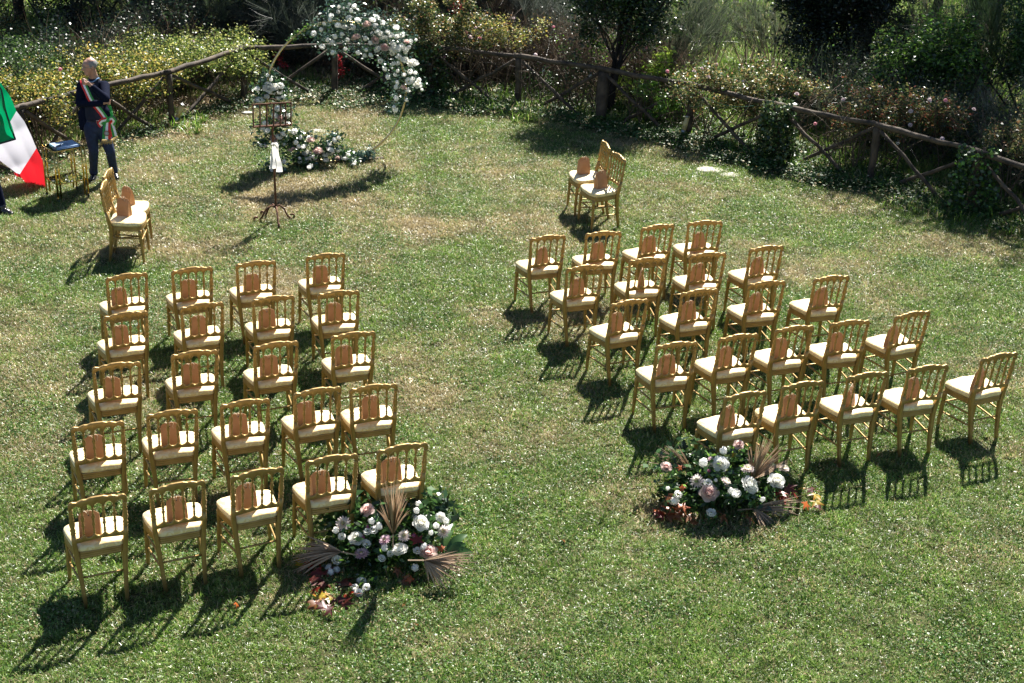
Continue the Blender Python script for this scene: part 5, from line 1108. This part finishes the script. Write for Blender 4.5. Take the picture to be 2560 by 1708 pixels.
G().tube([nk + (.068 * math.cos(x), -.066 * math.sin(x) * 1.0 - .005, -.012 + .02 * math.sin(x * 2 + 1)) for x in np.linspace(-.2, 2.6, 10)], .008, 6).build('collar', SHIRT, man, col=False)
jk = [(nk + (0, .03, -.075), .085, chest + (0, .02, 0), .155, .78, (1, 0, 0)), (nk + (0, .02, -.06), .05, sL + (.0, 0, -.01), .062), (nk + (0, .02, -.06), .05, sR + (0, 0, -.01), .062), (sL, .066, eL, .053), (eL, .055, wL, .042), (sR, .068, eR, .054), (eR, .056, wR + (eR - wR) * .10, .040),
      (chest + (0, .03, -.02), .165, waist + (0, .035, 0), .150, .74, (1, 0, 0)),
      (chest + (-.08, .02, -.06), .085, W(210, 312, .0), .060, 1), (waist + (.07, .03, .06), .10, W(268, 296, .08), .05, .8, (1, 0, 0)), (W(262, 280, .04), .07, W(286, 300, .12), .030), (W(206, 285, .03), .06, W(208, 318, .02), .050), (waist + (0, .08, .05), .11, W(240, 312, .13), .08, .5, (1, 0, 0))]
capsules('jacket', jk, JAC, man, .010, 3)
G().tube([W(218, 303, -.115), W(232, 304.5, -.15), W(243, 305, -.15), W(258, 303.5, -.10)], .014, 6, flat=.5).build('belt', MAT['dark'], man, col=False)
b_ = W(245, 305, -.165); G().tube([b_ + (x, 0, z) for x, z in ((-.018, -.016), (.018, -.016), (.018, .016), (-.018, .016), (-.018, -.016))], .003, 5).build('buckle', MAT['steel'], man, col=False)
for a, toe, nm in ((a1, at(224.5, 460, .03) - MO, 0), (a2, at(300, 457, .03) - MO, 1)):
    d = toe - a; d[2] = 0; d = d / np.linalg.norm(d); f = np.array([a[0], a[1], .045]); capsules('shoe', [(f - d * .05, .040, f + d * .10 + (0, 0, -.004), .043, .85), (f + d * .08, .042, f + d * .165 + (0, 0, -.012), .030, .75), (f + (0, 0, .01), .045, f + (0, 0, .06), .044)], SHOE, man, .008, 2)
    g = G(); s_ = np.cross(d, (0, 0, 1)); P = [f + d * (-.095 + .285 * (1 - math.cos(x)) / 2) + s_ * .046 * math.sin(x) * (1 if k else -1) for k in (0, 1) for x in (np.linspace(0, np.pi, 9) if k == 0 else np.linspace(np.pi, 0, 9)[1:-1])]
    P = np.array(P); lo_ = P.copy(); lo_[:, 2] = .002; hi = P.copy(); hi[:, 2] = .016; g.ring_loft([lo_, hi]).build('sole', MAT['dark'], man, col=False)
# hair: a close cropped fringe round the back and sides, bald on top
g = G(); P = []
for el in np.linspace(-.55, .62, 7):
    row = []
    for az in np.linspace(.95, 2 * np.pi - .95, 21):
        lim = min(el, .62 - .25 * math.cos(az)); r_ = .0925 + rng.normal(0, .0012)
        row.append(H(-.022 + r_ * 1.02 * math.cos(az) * math.cos(lim), r_ * .98 * math.sin(az) * math.cos(lim), .038 + r_ * math.sin(lim)))
    P.append(row)
g.grid(P).build('hair', HAIR, man, col=False)
g = G()
for s in (-1, 1): g.tube([H(.088, s * .034 + .021 * math.cos(x), .010 + .015 * math.sin(x)) for x in np.linspace(0, 2 * np.pi, 13)], .0022, 4); g.tube([H(.086, s * .055, .014), H(.03, s * .082, .016), H(-.02, s * .09, .014)], .0022, 4)
g.tube([H(.092, -.013, .014), H(.096, 0, .016), H(.092, .013, .014)], .0022, 4); g.build('glasses', MAT['steel'], man, col=False)
for s in (-1, 1): G().sphere(H(.0775, s * .031, .008), (.009, .009, .006), 8, 6).build('eye', MAT['dark'], man, col=False); G().tube([H(.088, s * .046, .031), H(.092, s * .030, .036), H(.090, s * .014, .032)], .004, 4).build('eyebrow', HAIR, man, col=False)
G().tube([H(.0885, -.022, -.058), H(.092, 0, -.0575), H(.0885, .022, -.058)], .0022, 4).build('mouth', mat('lips', (.30, .10, .08)), man, col=False)
# sash
SR_, SW_, SG_ = mat('sash_red', (.60, .015, .02), rough=.55), mat('sash_white', (.82, .82, .82), rough=.55), mat('sash_green', (.02, .28, .05), rough=.55)
SO = W(262, 300, -.2); sash = bpy.data.objects.new('sash', None); link(sash, man); sash.location = Vector(SO.tolist()); sash.empty_display_size = .1; sash['label'] = 'green white and red sash with gold fringe'
def z2(X, Y): return 150 + X / 2.49, 120 + Y / 2.49
def ribbon(par, ctr, wid, dys, names=('red', 'white', 'green'), ph=0.0, O=None, order=(0, 1, 2)):
    """three striped band through pixel path, each stripe a mesh"""
    ctr = np.array(ctr, float); n = len(ctr); T = np.gradient(ctr, axis=0); T /= np.linalg.norm(T, axis=1)[:, None]; Nn = np.stack([-T[:, 1], T[:, 0]], 1)
    mt = dict(red=SR_, white=SW_, green=SG_)
    for k, nm in enumerate(names):
        rows = []
        for i in range(n):
            row = []
            for e in np.linspace(-.5 + k / 3, -.5 + (k + 1) / 3, 3):
                q = z2(*(ctr[i] - Nn[i] * e * -wid[i])); row.append(W(q[0], q[1], dys[i] + .02 * e * e + .006 * math.sin(i * 1.7 + e * 4 + ph)) - SO)
            rows.append(row)
        G().grid(rows).build(nm + '_stripe', mt[nm], par, col=False)
def dens(P, n=14):
    P = np.array(P, float); t = np.linspace(0, 1, len(P)); q = np.linspace(0, 1, n); return np.stack([np.interp(q, t, P[:, i]) for i in range(P.shape[1])], 1)
c_ = dens([(140, 196, -.08), (148, 232, -.165), (168, 272, -.20), (190, 322, -.205), (222, 360, -.19), (255, 400, -.17), (288, 448, -.17)]); ribbon(sash, c_[:, :2], np.full(14, 35.), c_[:, 2], ('green', 'white', 'red'))
c_ = dens([(300, 345, .0), (316, 380, -.03), (322, 420, -.08), (314, 446, -.14)]); ribbon(sash, c_[:, :2], np.full(14, 18.), c_[:, 2], ('green', 'green', 'green'))
c_ = dens([(292, 448, -.18), (262, 456, -.22), (246, 470, -.20), (262, 486, -.17)], 10); ribbon(sash, c_[:, :2], np.full(10, 34.), c_[:, 2], ('green', 'white', 'red'))
c_ = dens([(300, 450, -.18), (322, 440, -.21), (336, 455, -.19), (322, 476, -.16)], 10); ribbon(sash, c_[:, :2], np.full(10, 36.), c_[:, 2], ('green', 'white', 'red'))
c_ = dens([(296, 450, -.17), (291, 500, -.195), (290, 570, -.205)]); ribbon(sash, c_[:, :2], np.interp(np.linspace(0, 1, 14), [0, .5, 1], [34, 48, 56]), c_[:, 2], ('red', 'white', 'green'))
c_ = dens([(304, 450, -.15), (322, 500, -.16), (334, 552, -.165)]); ribbon(sash, c_[:, :2], np.interp(np.linspace(0, 1, 14), [0, .5, 1], [26, 40, 46]), c_[:, 2], ('white', 'green', 'red'))
g = G(); q = z2(298, 452); g.sphere(W(q[0], q[1], -.20) - SO, (.022, .016, .026), 8, 6); g.build('knot', SG_, sash, col=False)
GF = mat('gold_fringe', (.50, .36, .12), (.62, .47, .2), rough=.5, metal=.3); g = G()
for x in np.linspace(262, 357, 34):
    y0 = 570 if x < 316 else 570 - (x - 316) * .55; q = z2(x, y0); q2 = z2(x + rng.normal(0, 3), y0 + rng.uniform(22, 34)); dy_ = -.205 if x < 316 else -.165
    g.tube([W(q[0], q[1], dy_) - SO, W(q2[0], q2[1], dy_ - .01) - SO], .0024, 3)
g.build('fringe', GF, sash, col=False)
# round badge printed on the tail: star on a cogwheel ringed with leaves
q = z2(290, 532); ec = W(q[0], q[1], -.222) - SO
def disc(r0, r1, m, nm, dy, n=20, teeth=0):
    g = G(); P = []
    for i in range(n + 1):
        a = i * 2 * np.pi / n; k = 1 + (teeth * (i % 2)); P.append([ec + (r0 * math.cos(a), dy, r0 * math.sin(a)), ec + (r1 * k * math.cos(a), dy, r1 * k * math.sin(a))])
    g.grid(P); return g.build(nm, m, sash, col=False)
disc(0, .026, SW_, 'badge_ground', 0); disc(.024, .034, mat('wreath', (.08, .12, .05), (.25, .06, .04), scale=60), 'badge_wreath', -.002, 24, .12); disc(.012, .019, mat('cog', (.25, .25, .27)), 'badge_cog', -.003, 20, .2)
g = G(); g.add([ec + (0, -.004, 0)] + [ec + ((.013 if i % 2 == 0 else .006) * math.sin(i * math.pi / 5), -.004, (.013 if i % 2 == 0 else .006) * math.cos(i * math.pi / 5)) for i in range(10)], [(0, i, i % 10 + 1) for i in range(1, 11)]); g.build('badge_star', mat('star', (.45, .45, .48)), sash, col=False)

# second person, mostly beyond the left edge
XP = np.array([-6.50, 17.02, 0.]); p2 = thing('person', 'person holding the flag at the left edge, only a black shoe and fingertips showing', 'person', XP)
B = lambda x, y, z: np.array((x, y, z), float)
fl_ = atY(-1, 306, 17.78) - XP
c2_ = [(B(0, 0, 1.60), .10, B(0.02, 0, 1.54), .085), (B(0, 0, 1.5), .06, B(0, 0, 1.38), .06), (B(0, 0, 1.32), .12, B(0, 0, .95), .11), (B(-.16, 0, 1.36), .05, B(-.22, .1, 1.08), .04), (B(.14, .03, 1.36), .05, B(.12, .30, 1.20), .04), (B(.12, .30, 1.20), .036, fl_ - (.09, .02, -.02), .026),
       (fl_ - (.09, .02, -.02), .024, fl_ - (.04, .01, 0), .022), (B(-.22, .1, 1.08), .036, B(-.1, .35, 1.0), .03), (B(-.09, 0, .9), .08, B(-.1, 0, .08), .04), (B(.09, -.02, .9), .08, B(.28, -.07, .1), .04)]
for i in range(4): c2_ += [(fl_ + (-.03, 0, .024 - .016 * i), .010, fl_ + (.0, -.005, .024 - .016 * i), .009), (fl_ + (0, -.005, .024 - .016 * i), .009, fl_ + (.004, -.03, .020 - .016 * i), .008)]
c2_ += [(fl_ - (.05, .01, -.02), .010, fl_ + (-.01, -.02, .045), .009)]
capsules('body', c2_, SKIN, p2, .009, 2)
capsules('suit', [(B(0, 0, 1.36), .15, B(0, 0, .92), .16, .75), (B(-.17, 0, 1.38), .065, B(-.22, .1, 1.08), .055), (B(.15, .02, 1.38), .065, B(.12, .30, 1.20), .05), (B(.12, .30, 1.20), .05, fl_ - (.13, .05, -.02), .04), (B(-.22, .1, 1.08), .05, B(-.12, .33, 1.0), .042), (B(-.09, 0, .92), .10, B(-.1, 0, .10), .06), (B(.09, -.02, .92), .10, B(.27, -.07, .11), .062)], JAC, p2, .012, 3)
for f in (B(.29, -.09, .045), B(-.1, -.03, .045)):
    d = B(.88, -.47, 0) if f[0] > 0 else B(.2, -1, 0); d /= np.linalg.norm(d); capsules('shoe', [(f - d * .05, .040, f + d * .08, .043, .85), (f + d * .06, .042, f + d * .15 + (0, 0, -.012), .030, .75), (f, .045, f + (0, 0, .05), .044)], SHOE, p2, .009, 2)
capsules('hair', [(B(0, .03, 1.62), .10, B(0, .05, 1.56), .09)], mat('brown_hair', (.03, .02, .015), rough=.8), p2, .012, 1)
